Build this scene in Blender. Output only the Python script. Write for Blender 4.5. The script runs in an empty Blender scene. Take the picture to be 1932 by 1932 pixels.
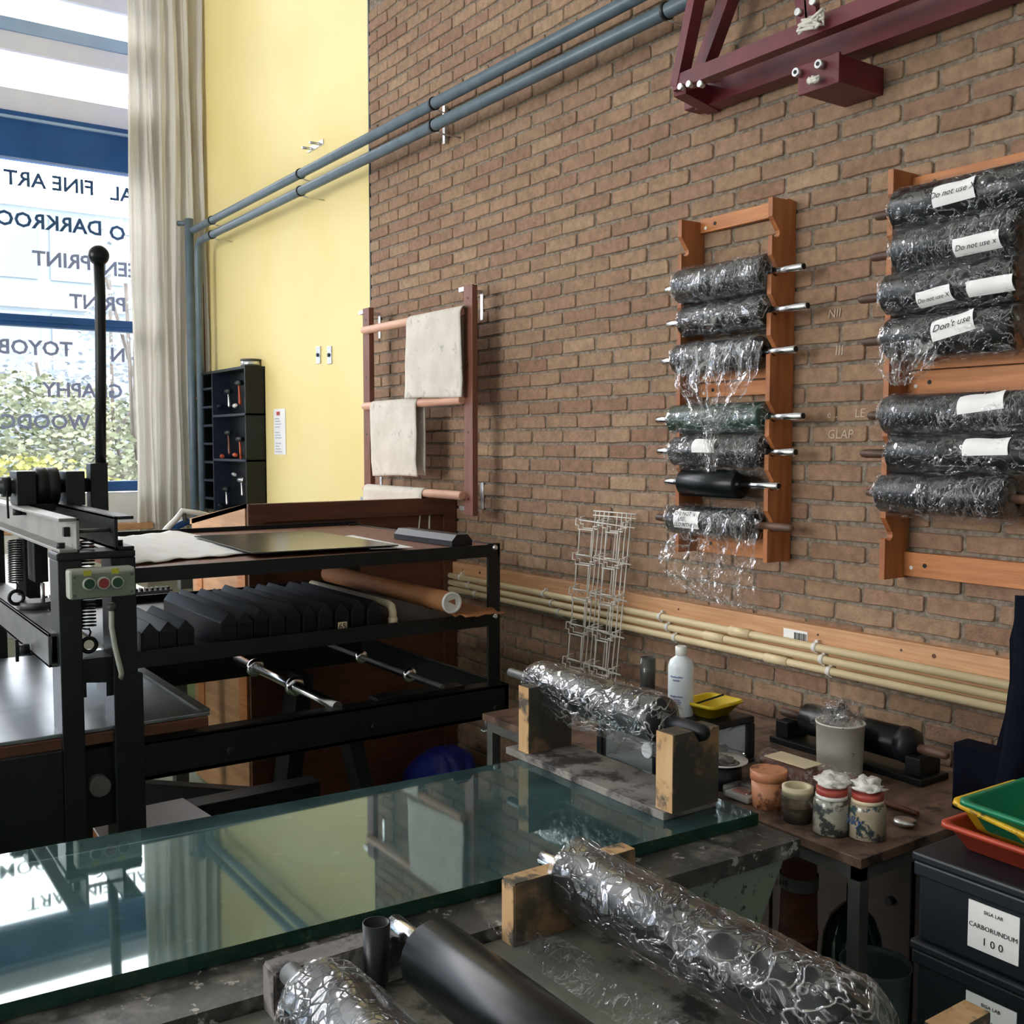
import bpy, bmesh, math, random
from mathutils import Vector, Matrix, noise
random.seed(7)
S = bpy.context.scene
COL = S.collection
PI = math.pi
# ---------------------------------------------------------------- camera
F = 1960.0; HOR = 838.0; H = 1.72; W = 2.81       # focal length in px, horizon row, eye height, brick wall plane
FH = Vector((-.820, .572, 0)).normalized()
PITCH = math.atan((966 - HOR) / F)
FW = Vector((FH.x * math.cos(PITCH), FH.y * math.cos(PITCH), -math.sin(PITCH)))
RT = Vector((FH.y, -FH.x, 0))
UP = RT.cross(FW)
cam = bpy.data.cameras.new('camera'); camo = bpy.data.objects.new('camera', cam); COL.objects.link(camo)
camo.matrix_world = Matrix(((RT.x, UP.x, -FW.x, 0), (RT.y, UP.y, -FW.y, 0), (RT.z, UP.z, -FW.z, H), (0, 0, 0, 1)))
cam.sensor_width = 36; cam.sensor_fit = 'HORIZONTAL'; cam.lens = F / 1932 * 36; cam.clip_start = .05; cam.clip_end = 300
S.camera = camo
# ---------------------------------------------------------------- light and exposure
S.view_settings.view_transform = 'Standard'; S.view_settings.look = 'None'
S.view_settings.exposure = .85; S.view_settings.gamma = 1; S.view_settings.use_curve_mapping = False
wd = bpy.data.worlds.new('world'); S.world = wd; wd.use_nodes = True
wn = wd.node_tree
bgn = wn.nodes['Background']; bgn.inputs[0].default_value = (1.0, .985, .965, 1); bgn.inputs[1].default_value = 7.0
def lamp(name, kind, loc, rot, energy, color, size=None, size_y=None):
    l = bpy.data.lights.new(name, kind); l.energy = energy; l.color = color
    if kind == 'AREA':
        l.shape = 'RECTANGLE'; l.size = size; l.size_y = size_y
    o = bpy.data.objects.new(name, l); COL.objects.link(o); o.location = loc; o.rotation_euler = rot
    return o
# portals in the street window and in the unseen window added for fill light
p = lamp('window_portal', 'AREA', (-8.75, -1.5, 3.3), (0, -PI / 2, 0), 1, (1, 1, 1), 4.4, 7.6); p.data.cycles.is_portal = True
p = lamp('fill_window_portal', 'AREA', (-3.9, -7.15, 2.9), (PI / 2, 0, 0), 1, (1, 1, 1), 3.8, 3.4); p.data.cycles.is_portal = True

# ---------------------------------------------------------------- pixel -> known plane
def ray(px, py): return FW + RT * ((px - 966) / F) - UP * ((py - 966) / F)
def at(ax, val, px, py):
    r = ray(px, py); o = Vector((0, 0, H)); return o + r * ((val - o[ax]) / r[ax])
def PX(x, px, py): return at(0, x, px, py)
def PY(y, px, py): return at(1, y, px, py)
def PZ(z, px, py): return at(2, z, px, py)

# ---------------------------------------------------------------- materials
def rgba(c): return (c[0], c[1], c[2], 1)
def mat(name, c1, c2=None, rough=.6, metal=0, scale=6, stretch=(1, 1, 1), bump=0, bscale=None, detail=5, spec=.5, lo=.35, hi=.65, coat=0, dist=0, rand=0):
    m = bpy.data.materials.new(name); m.use_nodes = True; t = m.node_tree; N = t.nodes; L = t.links
    b = N['Principled BSDF']; b.inputs['Roughness'].default_value = rough; b.inputs['Metallic'].default_value = metal
    b.inputs['Specular IOR Level'].default_value = spec; b.inputs['Coat Weight'].default_value = coat
    tc = N.new('ShaderNodeTexCoord'); mp = N.new('ShaderNodeMapping'); mp.inputs['Scale'].default_value = stretch
    L.new(tc.outputs['Object'], mp.inputs[0])
    nz = N.new('ShaderNodeTexNoise'); nz.inputs['Scale'].default_value = scale; nz.inputs['Detail'].default_value = detail; nz.inputs['Distortion'].default_value = dist
    L.new(mp.outputs[0], nz.inputs['Vector'])
    cr = N.new('ShaderNodeValToRGB'); cr.color_ramp.elements[0].position = lo; cr.color_ramp.elements[1].position = hi
    cr.color_ramp.elements[0].color = rgba(c1); cr.color_ramp.elements[1].color = rgba(c2 or c1)
    L.new(nz.outputs['Fac'], cr.inputs[0])
    out = cr.outputs[0]
    if rand:
        oi = N.new('ShaderNodeObjectInfo'); hs = N.new('ShaderNodeHueSaturation'); mr = N.new('ShaderNodeMapRange')
        mr.inputs[3].default_value = 1 - rand; mr.inputs[4].default_value = 1 + rand
        L.new(oi.outputs['Random'], mr.inputs[0]); L.new(mr.outputs[0], hs.inputs['Value']); L.new(out, hs.inputs['Color']); out = hs.outputs[0]
    L.new(out, b.inputs['Base Color'])
    if bump:
        n2 = N.new('ShaderNodeTexNoise'); n2.inputs['Scale'].default_value = bscale or scale * 4; n2.inputs['Detail'].default_value = 6
        L.new(mp.outputs[0], n2.inputs['Vector']); bp = N.new('ShaderNodeBump'); bp.inputs['Strength'].default_value = 1; bp.inputs['Distance'].default_value = bump
        L.new(n2.outputs['Fac'], bp.inputs['Height']); L.new(bp.outputs[0], b.inputs['Normal'])
    return m
def speckle(m, color, scale, thr, soft=.02, stretch=(1, 1, 1)):     # adds stains / paint chips of another colour
    t = m.node_tree; N = t.nodes; L = t.links; b = N['Principled BSDF']
    src = b.inputs['Base Color'].links[0].from_socket
    tc = N.new('ShaderNodeTexCoord'); mp = N.new('ShaderNodeMapping'); mp.inputs['Scale'].default_value = stretch; L.new(tc.outputs['Object'], mp.inputs[0])
    nz = N.new('ShaderNodeTexNoise'); nz.inputs['Scale'].default_value = scale; nz.inputs['Detail'].default_value = 8; nz.inputs['Roughness'].default_value = .65
    L.new(mp.outputs[0], nz.inputs['Vector'])
    mr = N.new('ShaderNodeMapRange'); mr.inputs[1].default_value = thr; mr.inputs[2].default_value = thr + soft; L.new(nz.outputs['Fac'], mr.inputs[0])
    mx = N.new('ShaderNodeMix'); mx.data_type = 'RGBA'; L.new(mr.outputs[0], mx.inputs[0]); L.new(src, mx.inputs[6]); mx.inputs[7].default_value = rgba(color)
    L.new(mx.outputs[2], b.inputs['Base Color']); return m
def brick_mat():
    m = bpy.data.materials.new('brick_clay'); m.use_nodes = True; t = m.node_tree; N = t.nodes; L = t.links; b = N['Principled BSDF']
    b.inputs['Roughness'].default_value = .85; b.inputs['Specular IOR Level'].default_value = .25
    oi = N.new('ShaderNodeObjectInfo'); ge = N.new('ShaderNodeNewGeometry')
    ad = N.new('ShaderNodeMath'); ad.operation = 'ADD'; L.new(oi.outputs['Random'], ad.inputs[0]); L.new(ge.outputs['Random Per Island'], ad.inputs[1])
    fr = N.new('ShaderNodeMath'); fr.operation = 'FRACT'; L.new(ad.outputs[0], fr.inputs[0])
    cr = N.new('ShaderNodeValToRGB'); e = cr.color_ramp.elements
    e[0].color = (.26, .152, .100, 1); e[1].color = (.365, .245, .158, 1)
    for pos, c in ((.25, (.305, .195, .125, 1)), (.5, (.335, .215, .137, 1)), (.75, (.29, .172, .117, 1))):
        k = e.new(pos); k.color = c
    L.new(fr.outputs[0], cr.inputs[0])
    tc = N.new('ShaderNodeTexCoord')
    nz = N.new('ShaderNodeTexNoise'); nz.inputs['Scale'].default_value = 38; nz.inputs['Detail'].default_value = 8; L.new(ge.outputs['Position'], nz.inputs['Vector'])
    mr = N.new('ShaderNodeMapRange'); mr.inputs[1].default_value = .3; mr.inputs[2].default_value = .7; mr.inputs[3].default_value = .78; mr.inputs[4].default_value = 1.2; L.new(nz.outputs['Fac'], mr.inputs[0])
    hs = N.new('ShaderNodeHueSaturation'); L.new(cr.outputs[0], hs.inputs['Color']); L.new(mr.outputs[0], hs.inputs['Value']); L.new(hs.outputs[0], b.inputs['Base Color'])
    n2 = N.new('ShaderNodeTexNoise'); n2.inputs['Scale'].default_value = 130; n2.inputs['Detail'].default_value = 5; L.new(ge.outputs['Position'], n2.inputs['Vector'])
    bp = N.new('ShaderNodeBump'); bp.inputs['Distance'].default_value = .004; L.new(n2.outputs['Fac'], bp.inputs['Height']); L.new(bp.outputs[0], b.inputs['Normal'])
    return m
def film_mat(name, scale=26, light_streak=.6, refl=.3, tint=(1, 1, 1), rough=.08, stretch=(1, 1, 1), width=.035, depth=.004, veil=.0, net=0):
    # thin clear film: see-through, weak mirror, window-light streaks painted white along its creases
    m = bpy.data.materials.new(name); m.use_nodes = True; t = m.node_tree; N = t.nodes; L = t.links
    N.remove(N['Principled BSDF']); out = N['Material Output']
    def mth(op, a, b=None, clamp=False, c=None):
        n = N.new('ShaderNodeMath'); n.operation = op; n.use_clamp = clamp
        for i, v in enumerate((a, b, c)):
            if v is None: continue
            if isinstance(v, (int, float)): n.inputs[i].default_value = v
            else: L.new(v, n.inputs[i])
        return n.outputs[0]
    tc = N.new('ShaderNodeTexCoord'); mp = N.new('ShaderNodeMapping'); mp.inputs['Scale'].default_value = stretch; mp.inputs['Rotation'].default_value = (0, .5, .35); L.new(tc.outputs['Object'], mp.inputs[0])
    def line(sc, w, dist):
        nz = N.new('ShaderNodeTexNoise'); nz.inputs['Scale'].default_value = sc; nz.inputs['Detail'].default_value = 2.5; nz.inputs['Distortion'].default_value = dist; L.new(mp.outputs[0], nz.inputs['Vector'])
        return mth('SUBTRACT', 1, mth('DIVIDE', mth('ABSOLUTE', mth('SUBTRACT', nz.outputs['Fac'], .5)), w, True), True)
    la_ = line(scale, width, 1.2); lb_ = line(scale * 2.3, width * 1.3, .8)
    if net:                                                          # fish-scale net of creases
        vo = N.new('ShaderNodeTexVoronoi'); vo.feature = 'DISTANCE_TO_EDGE'; vo.inputs['Scale'].default_value = net; L.new(mp.outputs[0], vo.inputs['Vector'])
        lb_ = mth('SUBTRACT', 1, mth('DIVIDE', vo.outputs['Distance'], .07, True), True)
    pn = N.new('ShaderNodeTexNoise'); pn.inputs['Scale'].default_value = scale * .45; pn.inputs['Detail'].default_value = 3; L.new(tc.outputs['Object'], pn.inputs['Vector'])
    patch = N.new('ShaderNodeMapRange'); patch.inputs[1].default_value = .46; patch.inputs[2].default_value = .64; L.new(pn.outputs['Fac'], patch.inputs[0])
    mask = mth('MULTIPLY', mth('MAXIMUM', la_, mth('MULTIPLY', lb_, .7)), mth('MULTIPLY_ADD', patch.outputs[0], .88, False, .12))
    bp = N.new('ShaderNodeBump'); bp.inputs['Strength'].default_value = 1; bp.inputs['Distance'].default_value = depth; L.new(mth('MAXIMUM', la_, lb_), bp.inputs['Height'])
    tr = N.new('ShaderNodeBsdfTransparent'); tr.inputs[0].default_value = rgba(tint)
    gl = N.new('ShaderNodeBsdfGlossy'); gl.inputs['Roughness'].default_value = rough; L.new(bp.outputs[0], gl.inputs['Normal'])
    g2 = N.new('ShaderNodeBsdfGlossy'); g2.inputs['Roughness'].default_value = .35; L.new(bp.outputs[0], g2.inputs['Normal'])
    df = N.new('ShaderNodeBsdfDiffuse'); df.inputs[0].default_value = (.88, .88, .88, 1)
    fr = N.new('ShaderNodeFresnel'); fr.inputs['IOR'].default_value = 1.5; L.new(bp.outputs[0], fr.inputs['Normal'])
    m1 = N.new('ShaderNodeMixShader'); L.new(mth('MULTIPLY', fr.outputs[0], refl, True), m1.inputs[0]); L.new(tr.outputs[0], m1.inputs[1]); L.new(gl.outputs[0], m1.inputs[2])
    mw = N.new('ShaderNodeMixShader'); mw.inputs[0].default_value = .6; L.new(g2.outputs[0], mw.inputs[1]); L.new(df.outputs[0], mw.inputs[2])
    m2 = N.new('ShaderNodeMixShader'); L.new(mth('MULTIPLY_ADD', mth('POWER', mask, 1.5), light_streak, True, veil), m2.inputs[0]); L.new(m1.outputs[0], m2.inputs[1]); L.new(mw.outputs[0], m2.inputs[2])
    L.new(m2.outputs[0], out.inputs[0]); return m
def pane_mat(name, tint=(1, 1, 1), ior=1.5, rough=.0, extra=0., haze=0, hcol=(.22, .42, .46), rc=(1, 1, 1)):
    m = bpy.data.materials.new(name); m.use_nodes = True; t = m.node_tree; N = t.nodes; L = t.links
    N.remove(N['Principled BSDF']); out = N['Material Output']
    tr = N.new('ShaderNodeBsdfTransparent'); tr.inputs[0].default_value = rgba(tint)
    gl = N.new('ShaderNodeBsdfGlossy'); gl.inputs[0].default_value = rgba(rc); gl.inputs['Roughness'].default_value = rough
    fr = N.new('ShaderNodeFresnel'); fr.inputs[0].default_value = ior
    ma = N.new('ShaderNodeMath'); ma.operation = 'ADD'; ma.use_clamp = True; ma.inputs[1].default_value = extra; L.new(fr.outputs[0], ma.inputs[0])
    mx = N.new('ShaderNodeMixShader'); L.new(ma.outputs[0], mx.inputs[0]); L.new(tr.outputs[0], mx.inputs[1]); L.new(gl.outputs[0], mx.inputs[2])
    if haze:                                                         # thin smears of dried ink and water on the glass
        df = N.new('ShaderNodeBsdfDiffuse'); df.inputs[0].default_value = rgba(hcol); tc = N.new('ShaderNodeTexCoord'); nz = N.new('ShaderNodeTexNoise'); nz.inputs['Scale'].default_value = 5; nz.inputs['Detail'].default_value = 9; nz.inputs['Roughness'].default_value = .7; L.new(tc.outputs['Object'], nz.inputs['Vector'])
        mr = N.new('ShaderNodeMapRange'); mr.inputs[1].default_value = .4; mr.inputs[2].default_value = .7; mr.inputs[3].default_value = haze * .6; mr.inputs[4].default_value = haze * 1.8; L.new(nz.outputs['Fac'], mr.inputs[0])
        m3 = N.new('ShaderNodeMixShader'); L.new(mr.outputs[0], m3.inputs[0]); L.new(mx.outputs[0], m3.inputs[1]); L.new(df.outputs[0], m3.inputs[2]); mx = m3
    L.new(mx.outputs[0], out.inputs[0])
    return m
M = {}
M['brick'] = brick_mat()
M['mortar'] = mat('mortar', (.17, .142, .11), (.32, .27, .215), .95, scale=60, bump=.006, bscale=160, spec=.15)
M['yellow'] = mat('yellow_paint', (.86, .70, .29), (.90, .76, .36), .62, scale=1.2, bump=.0006, bscale=40)
M['floor'] = mat('green_floor', (.08, .13, .07), (.13, .19, .10), .5, scale=5)
M['white'] = mat('white_wall', (.72, .72, .70), (.78, .78, .76), .8, scale=2)
M['ceiling'] = mat('ceiling_paint', (.62, .62, .6), (.7, .7, .68), .8, scale=2)
M['navy'] = mat('blue_frame_paint', (.010, .075, .26), (.014, .095, .31), .4, scale=4)
M['lav'] = mat('pale_frame_paint', (.74, .76, .93), (.80, .82, .96), .5, scale=3)
M['steelblue'] = mat('blue_steel_paint', (.30, .44, .68), (.38, .52, .76), .5, scale=3)
M['pipe'] = mat('grey_blue_pipe_paint', (.10, .145, .185), (.13, .18, .225), .38, scale=12)
M['black'] = mat('black_metal_paint', (.006, .0085, .009), (.010, .013, .0135), .42, scale=9, bump=.0008, bscale=60, spec=.3)
M['blackworn'] = speckle(mat('worn_black_metal_paint', (.006, .0085, .009), (.010, .013, .0135), .42, scale=9, bump=.0008, bscale=60, spec=.3), (.12, .16, .15), 9, .70)
M['greymetal'] = mat('grey_green_metal_paint', (.06, .065, .062), (.10, .105, .10), .45, scale=12)
M['galv'] = mat('galvanised_steel', (.55, .55, .55), (.75, .75, .75), .35, 1, scale=30)
M['chrome'] = mat('chrome', (.72, .72, .74), (.82, .82, .84), .16, 1, scale=10, bump=.0003, bscale=200)
M['rubber'] = mat('black_rubber', (.004, .006, .007), (.006, .009, .010), .30, scale=6, spec=.28)
M['green_rubber'] = mat('green_rubber', (.008, .040, .028), (.012, .055, .040), .3, scale=6)
M['redsteel'] = mat('dark_red_steel_paint', (.10, .010, .018), (.16, .016, .026), .42, scale=7)
M['rackwood'] = mat('orange_brown_wood', (.30, .095, .030), (.46, .17, .055), .5, scale=9, stretch=(3, 3, .5), bump=.0006)
M['barwood'] = mat('orange_pine_bar', (.44, .155, .045), (.60, .24, .08), .5, scale=9, stretch=(.5, 3, 6), bump=.0006)
M['darkwood'] = mat('dark_brown_wood', (.085, .028, .014), (.14, .050, .024), .5, scale=6, stretch=(3, .5, 6), bump=.0005)
M['chestwood'] = mat('very_dark_brown_wood', (.022, .013, .009), (.035, .02, .014), .6, scale=6, stretch=(3, .5, 6))
M['brownwood'] = mat('stained_brown_wood', (.16, .058, .035), (.22, .085, .05), .55, scale=8, stretch=(4, 4, .6), bump=.0005)
M['lightwood'] = mat('light_orange_wood', (.42, .22, .11), (.56, .31, .16), .55, scale=7, stretch=(.6, 3, 5), bump=.0005)
M['pine'] = mat('pine_board', (.52, .27, .13), (.68, .38, .20), .55, scale=10, stretch=(.35, 3, 7), bump=.0005, dist=.6)
M['dowel'] = mat('pink_beech_dowel', (.66, .36, .26), (.78, .47, .34), .5, scale=14, stretch=(.4, 3, 3))
M['felt'] = speckle(mat('off_white_felt', (.62, .58, .51), (.73, .69, .62), .95, scale=9, bump=.0008, bscale=90), (.47, .44, .39), 16, .58, .1)
M['conduit'] = mat('cream_plastic_pipe', (.74, .60, .36), (.82, .68, .42), .4, scale=5)
M['wire'] = mat('white_coated_wire', (.72, .69, .64), (.82, .79, .74), .4, scale=5)
M['curtain'] = mat('cream_curtain_cloth', (.74, .71, .66), (.84, .81, .76), .95, scale=3, stretch=(4, 4, .4))
def add_translucent(m, f):
    t = m.node_tree; N = t.nodes; L = t.links; b = N['Principled BSDF']; out = N['Material Output']
    tl = N.new('ShaderNodeBsdfTranslucent'); L.new(b.inputs['Base Color'].links[0].from_socket, tl.inputs[0])
    mx = N.new('ShaderNodeMixShader'); mx.inputs[0].default_value = f; L.new(b.outputs[0], mx.inputs[1]); L.new(tl.outputs[0], mx.inputs[2]); L.new(mx.outputs[0], out.inputs[0])
add_translucent(M['curtain'], .35)
M['paper'] = mat('white_paper', (.86, .86, .85), (.92, .92, .91), .8, scale=4)
M['card'] = mat('brown_cardboard', (.30, .12, .045), (.38, .16, .06), .7, scale=8)
M['pinkcard'] = mat('pale_grey_box_card', (.84, .79, .80), (.90, .85, .86), .8, scale=5)
M['counter'] = speckle(speckle(mat('inky_worktop', (.020, .022, .022), (.060, .058, .052), .5, scale=12, bump=.001, bscale=50), (.17, .16, .14), 9, .50, .12), (.36, .34, .31), 26, .60, .03)
M['underglass'] = speckle(mat('teal_grey_under_glass', (.060, .11, .115), (.095, .155, .155), .6, scale=6), (.16, .21, .20), 30, .61, .06)
M['board'] = speckle(mat('stained_grey_board', (.11, .115, .095), (.22, .215, .18), .6, scale=5, bump=.0005), (.03, .035, .033), 8, .52, .08)
M['greenpaint'] = speckle(mat('chipped_green_paint', (.13, .17, .13), (.17, .21, .16), .6, scale=5), (.03, .035, .028), 34, .585, .03)
M['post'] = speckle(mat('inky_timber', (.035, .032, .026), (.085, .068, .042), .7, scale=10, bump=.001), (.24, .14, .065), 9, .53, .1)
M['postpale'] = speckle(mat('bare_timber_end', (.46, .27, .12), (.56, .36, .18), .7, scale=20, stretch=(1, 3, .4), bump=.0008), (.07, .06, .045), 14, .52, .10)
M['postgrey'] = speckle(mat('grey_stained_timber', (.14, .13, .12), (.26, .24, .22), .8, scale=9, bump=.001), (.035, .03, .03), 12, .50, .10)
M['tabletop'] = speckle(mat('brown_stained_tabletop', (.10, .055, .035), (.19, .12, .085), .55, scale=8, stretch=(3, .8, 1)), (.035, .022, .018), 12, .51, .1)
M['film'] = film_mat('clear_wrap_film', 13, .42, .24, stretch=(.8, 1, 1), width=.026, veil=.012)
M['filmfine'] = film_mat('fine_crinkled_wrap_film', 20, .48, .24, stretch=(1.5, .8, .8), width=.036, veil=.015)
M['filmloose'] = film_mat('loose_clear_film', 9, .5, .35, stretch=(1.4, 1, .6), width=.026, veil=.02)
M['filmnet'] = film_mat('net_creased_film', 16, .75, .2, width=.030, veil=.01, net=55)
M['pane'] = pane_mat('window_glass', (.97, .98, 1), 1.45)
M['slab'] = pane_mat('green_glass_slab', (.70, .90, .88), 1.62, .028, .06, haze=.11, rc=(.86, 1, .98))
M['slabedge'] = mat('green_glass_edge', (.004, .028, .018), (.008, .045, .030), .08, scale=8, spec=.8)
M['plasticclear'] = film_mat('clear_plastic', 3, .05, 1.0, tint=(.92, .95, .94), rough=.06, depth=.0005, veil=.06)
M['frost'] = mat('frosted_white_plastic', (.70, .76, .80), (.78, .84, .88), .35, scale=4)
M['blackplastic'] = mat('black_plastic', (.005, .007, .010), (.008, .011, .015), .40, scale=6, spec=.35)
M['cratelight'] = mat('grey_black_crate_plastic', (.005, .008, .013), (.008, .012, .018), .45, scale=6, bump=.0005)
M['yellowplastic'] = mat('yellow_plastic', (.72, .50, .012), (.80, .58, .02), .35, scale=6)
M['oldyellow'] = speckle(mat('dirty_yellow_plastic', (.58, .34, .012), (.70, .44, .02), .4, scale=8), (.14, .09, .02), 24, .55, .05)
M['greenplastic'] = mat('green_plastic', (.006, .16, .075), (.010, .21, .10), .32, scale=6)
M['redplastic'] = mat('red_plastic', (.36, .045, .020), (.46, .065, .03), .4, scale=6)
M['navycloth'] = mat('navy_cloth', (.002, .003, .007), (.004, .005, .011), .95, scale=20, bump=.001, spec=.08)
M['bluebag'] = mat('blue_plastic_bag', (.012, .022, .24), (.02, .035, .34), .3, scale=9, bump=.006, bscale=20)
M['bluecloth'] = mat('dark_blue_board', (.006, .012, .030), (.009, .016, .042), .6, scale=5)
M['orangepot'] = speckle(mat('orange_stained_tub', (.50, .20, .10), (.62, .28, .14), .5, scale=9), (.20, .07, .03), 22, .53, .06)
M['tapecream'] = mat('masking_tape', (.68, .58, .38), (.76, .66, .45), .6, scale=9)
M['amber'] = mat('murky_amber_liquid', (.10, .06, .025), (.16, .10, .045), .15, scale=3)
M['jar'] = speckle(mat('paint_smeared_jar', (.26, .26, .21), (.50, .47, .38), .3, scale=14, coat=.6), (.05, .06, .058), 34, .50, .06)
M['jartan'] = speckle(mat('tan_smeared_jar', (.34, .28, .19), (.52, .45, .33), .3, scale=14, coat=.6), (.03, .06, .07), 30, .53, .05)
M['redlid'] = mat('worn_red_lid', (.38, .055, .04), (.50, .12, .09), .5, scale=14)
M['whiterag'] = mat('white_rag', (.66, .64, .60), (.78, .76, .72), .95, scale=20, bump=.003)
M['tubwhite'] = speckle(speckle(mat('stained_white_tub', (.80, .76, .67), (.88, .84, .75), .5, scale=6), (.10, .09, .07), 60, .645, .02), (.50, .22, .05), 14, .64, .04)
M['ceramic'] = mat('white_glazed_ceramic', (.74, .73, .70), (.80, .79, .76), .2, scale=5)
M['ink'] = mat('black_print_ink', (.012, .012, .014), None, .6)
M['bluetext'] = mat('dark_blue_vinyl_letters', (.03, .09, .22), None, .5)
M['greytext'] = mat('grey_violet_vinyl_letters', (.26, .30, .48), None, .5)
M['redprint'] = mat('red_print', (.5, .06, .05), None, .6)
M['tealtub'] = mat('teal_grey_plastic', (.07, .11, .11), (.10, .15, .15), .4, scale=5)
M['steelbed'] = mat('brushed_steel_bed', (.26, .29, .32), (.42, .45, .48), .28, .85, scale=3, bump=.0004, bscale=30, dist=1)
M['ctrlgrey'] = speckle(mat('grey_green_control_box', (.15, .18, .14), (.20, .23, .18), .45, scale=10), (.28, .3, .25), 18, .66)
M['ctrllight'] = mat('pale_control_box_rim', (.34, .36, .31), (.42, .44, .38), .5, scale=8)
M['btngreen'] = mat('green_button', (.006, .055, .022), None, .35)
M['btnred'] = mat('red_button', (.26, .018, .018), None, .35)
M['litbeam'] = mat('channel_paint_lightened_as_lit', (.20, .195, .18), (.27, .26, .24), .5, scale=6)  # side light on the inner web put into the beam's colour
M['stickeryellow'] = mat('yellow_sticker', (.55, .55, .03), (.35, .36, .04), .6, scale=40)
M['woodhandle'] = mat('dark_wooden_handle', (.07, .035, .022), (.13, .07, .045), .5, scale=12, stretch=(.4, 3, 3))
M['orangetool'] = mat('orange_red_plastic', (.55, .09, .03), None, .4)
M['toolwood'] = mat('tool_wood', (.36, .17, .07), (.48, .24, .10), .6, scale=20)
M['etchplate'] = mat('dark_acrylic_plate', (.012, .014, .014), (.03, .03, .028), .22, scale=3, spec=.7)
M['facade'] = mat('pale_facade', (.115, .15, .17), (.13, .17, .19), .7, scale=1)
M['facadeglass'] = mat('facade_glass', (.065, .10, .15), (.085, .12, .17), .2, scale=.6)
M['leafa'] = mat('pale_green_leaves', (.09, .12, .065), (.28, .30, .21), .7, scale=2, rand=.2)
M['leafb'] = mat('yellow_leaves', (.20, .22, .05), (.36, .35, .12), .7, scale=3)
M['leafc'] = mat('blue_grey_leaves', (.13, .17, .20), (.28, .32, .37), .7, scale=2)
M['bark'] = mat('grey_bark', (.06, .055, .05), (.10, .09, .08), .9, scale=12)
M['pavement'] = mat('street_paving', (.40, .40, .40), (.46, .46, .45), .8, scale=4)

# ---------------------------------------------------------------- mesh helpers
def B(): return bmesh.new()
def box(bm, x0, x1, y0, y1, z0, z1, bev=0):
    vs = [bm.verts.new((x, y, z)) for x in (x0, x1) for y in (y0, y1) for z in (z0, z1)]
    fs = [bm.faces.new([vs[i] for i in q]) for q in ((0, 1, 3, 2), (4, 6, 7, 5), (0, 4, 5, 1), (2, 3, 7, 6), (0, 2, 6, 4), (1, 5, 7, 3))]
    if bev:
        es = list({e for f in fs for e in f.edges}); bmesh.ops.bevel(bm, geom=es, offset=bev, segments=2, affect='EDGES', profile=.5)
    return vs
def frame(d):
    d = d.normalized(); a = Vector((0, 0, 1)) if abs(d.z) < .9 else Vector((1, 0, 0))
    u = d.cross(a).normalized(); v = d.cross(u); return d, u, v
def lathe(bm, p0, p1, prof, seg=24, cap=True):                      # prof: (t along axis in metres, radius)
    p0 = Vector(p0); d, u, v = frame(Vector(p1) - p0); rings = []
    for t, r in prof:
        rings.append([bm.verts.new(p0 + d * t + (u * math.cos(2 * PI * k / seg) + v * math.sin(2 * PI * k / seg)) * max(r, 1e-5)) for k in range(seg)])
    for a, b in zip(rings, rings[1:]):
        for k in range(seg):
            f = bm.faces.new((a[k], a[(k + 1) % seg], b[(k + 1) % seg], b[k])); f.smooth = True
    if cap:
        bm.faces.new(rings[0][::-1]); bm.faces.new(rings[-1])
def cyl(bm, p0, p1, r, seg=20, ch=0):
    L_ = (Vector(p1) - Vector(p0)).length
    pr = [(0, r), (L_, r)] if not ch else [(0, r - ch), (ch, r), (L_ - ch, r), (L_, r - ch)]
    lathe(bm, p0, p1, pr, seg)
def up(bm, x, y, z, prof, seg=28, cap=True): lathe(bm, (x, y, z), (x, y, z + 1), prof, seg, cap)
def tube(bm, pts, r, seg=8, closed=False):
    pts = [Vector(p) for p in pts]; n = len(pts); rings = []; pu = None
    for i, p in enumerate(pts):
        if closed: t = pts[(i + 1) % n] - pts[i - 1]
        else: t = pts[min(i + 1, n - 1)] - pts[max(i - 1, 0)]
        d, u, v = frame(t)
        if pu is not None:
            u = (pu - d * pu.dot(d)).normalized(); v = d.cross(u)
        pu = u
        rings.append([bm.verts.new(p + (u * math.cos(2 * PI * k / seg) + v * math.sin(2 * PI * k / seg)) * r) for k in range(seg)])
    m = n if closed else n - 1
    for i in range(m):
        a = rings[i]; b = rings[(i + 1) % n]
        for k in range(seg):
            f = bm.faces.new((a[k], a[(k + 1) % seg], b[(k + 1) % seg], b[k])); f.smooth = True
    if not closed: bm.faces.new(rings[0][::-1]); bm.faces.new(rings[-1])
def prism(bm, poly, ax, a0, a1):                                    # poly in the other two axes (in xyz order)
    def P(q, a):
        c = list(q); c.insert(ax, a); return bm.verts.new(c)
    A = [P(q, a0) for q in poly]; C_ = [P(q, a1) for q in poly]; n = len(poly)
    bm.faces.new(A[::-1]); bm.faces.new(C_)
    for i in range(n): bm.faces.new((A[i], A[(i + 1) % n], C_[(i + 1) % n], C_[i]))
def prism2(bm, poly, ax, a0, a1):                                   # concave outline, caps filled by scan fill
    def P(q, a):
        c = list(q); c.insert(ax, a); return bm.verts.new(c)
    A = [P(q, a0) for q in poly]; C_ = [P(q, a1) for q in poly]; n = len(poly)
    for S_ in (A, C_):
        es = [bm.edges.new((S_[i], S_[(i + 1) % n])) for i in range(n)]; bmesh.ops.triangle_fill(bm, use_beauty=True, use_dissolve=False, edges=es)
    for i in range(n): bm.faces.new((A[i], A[(i + 1) % n], C_[(i + 1) % n], C_[i]))
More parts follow.
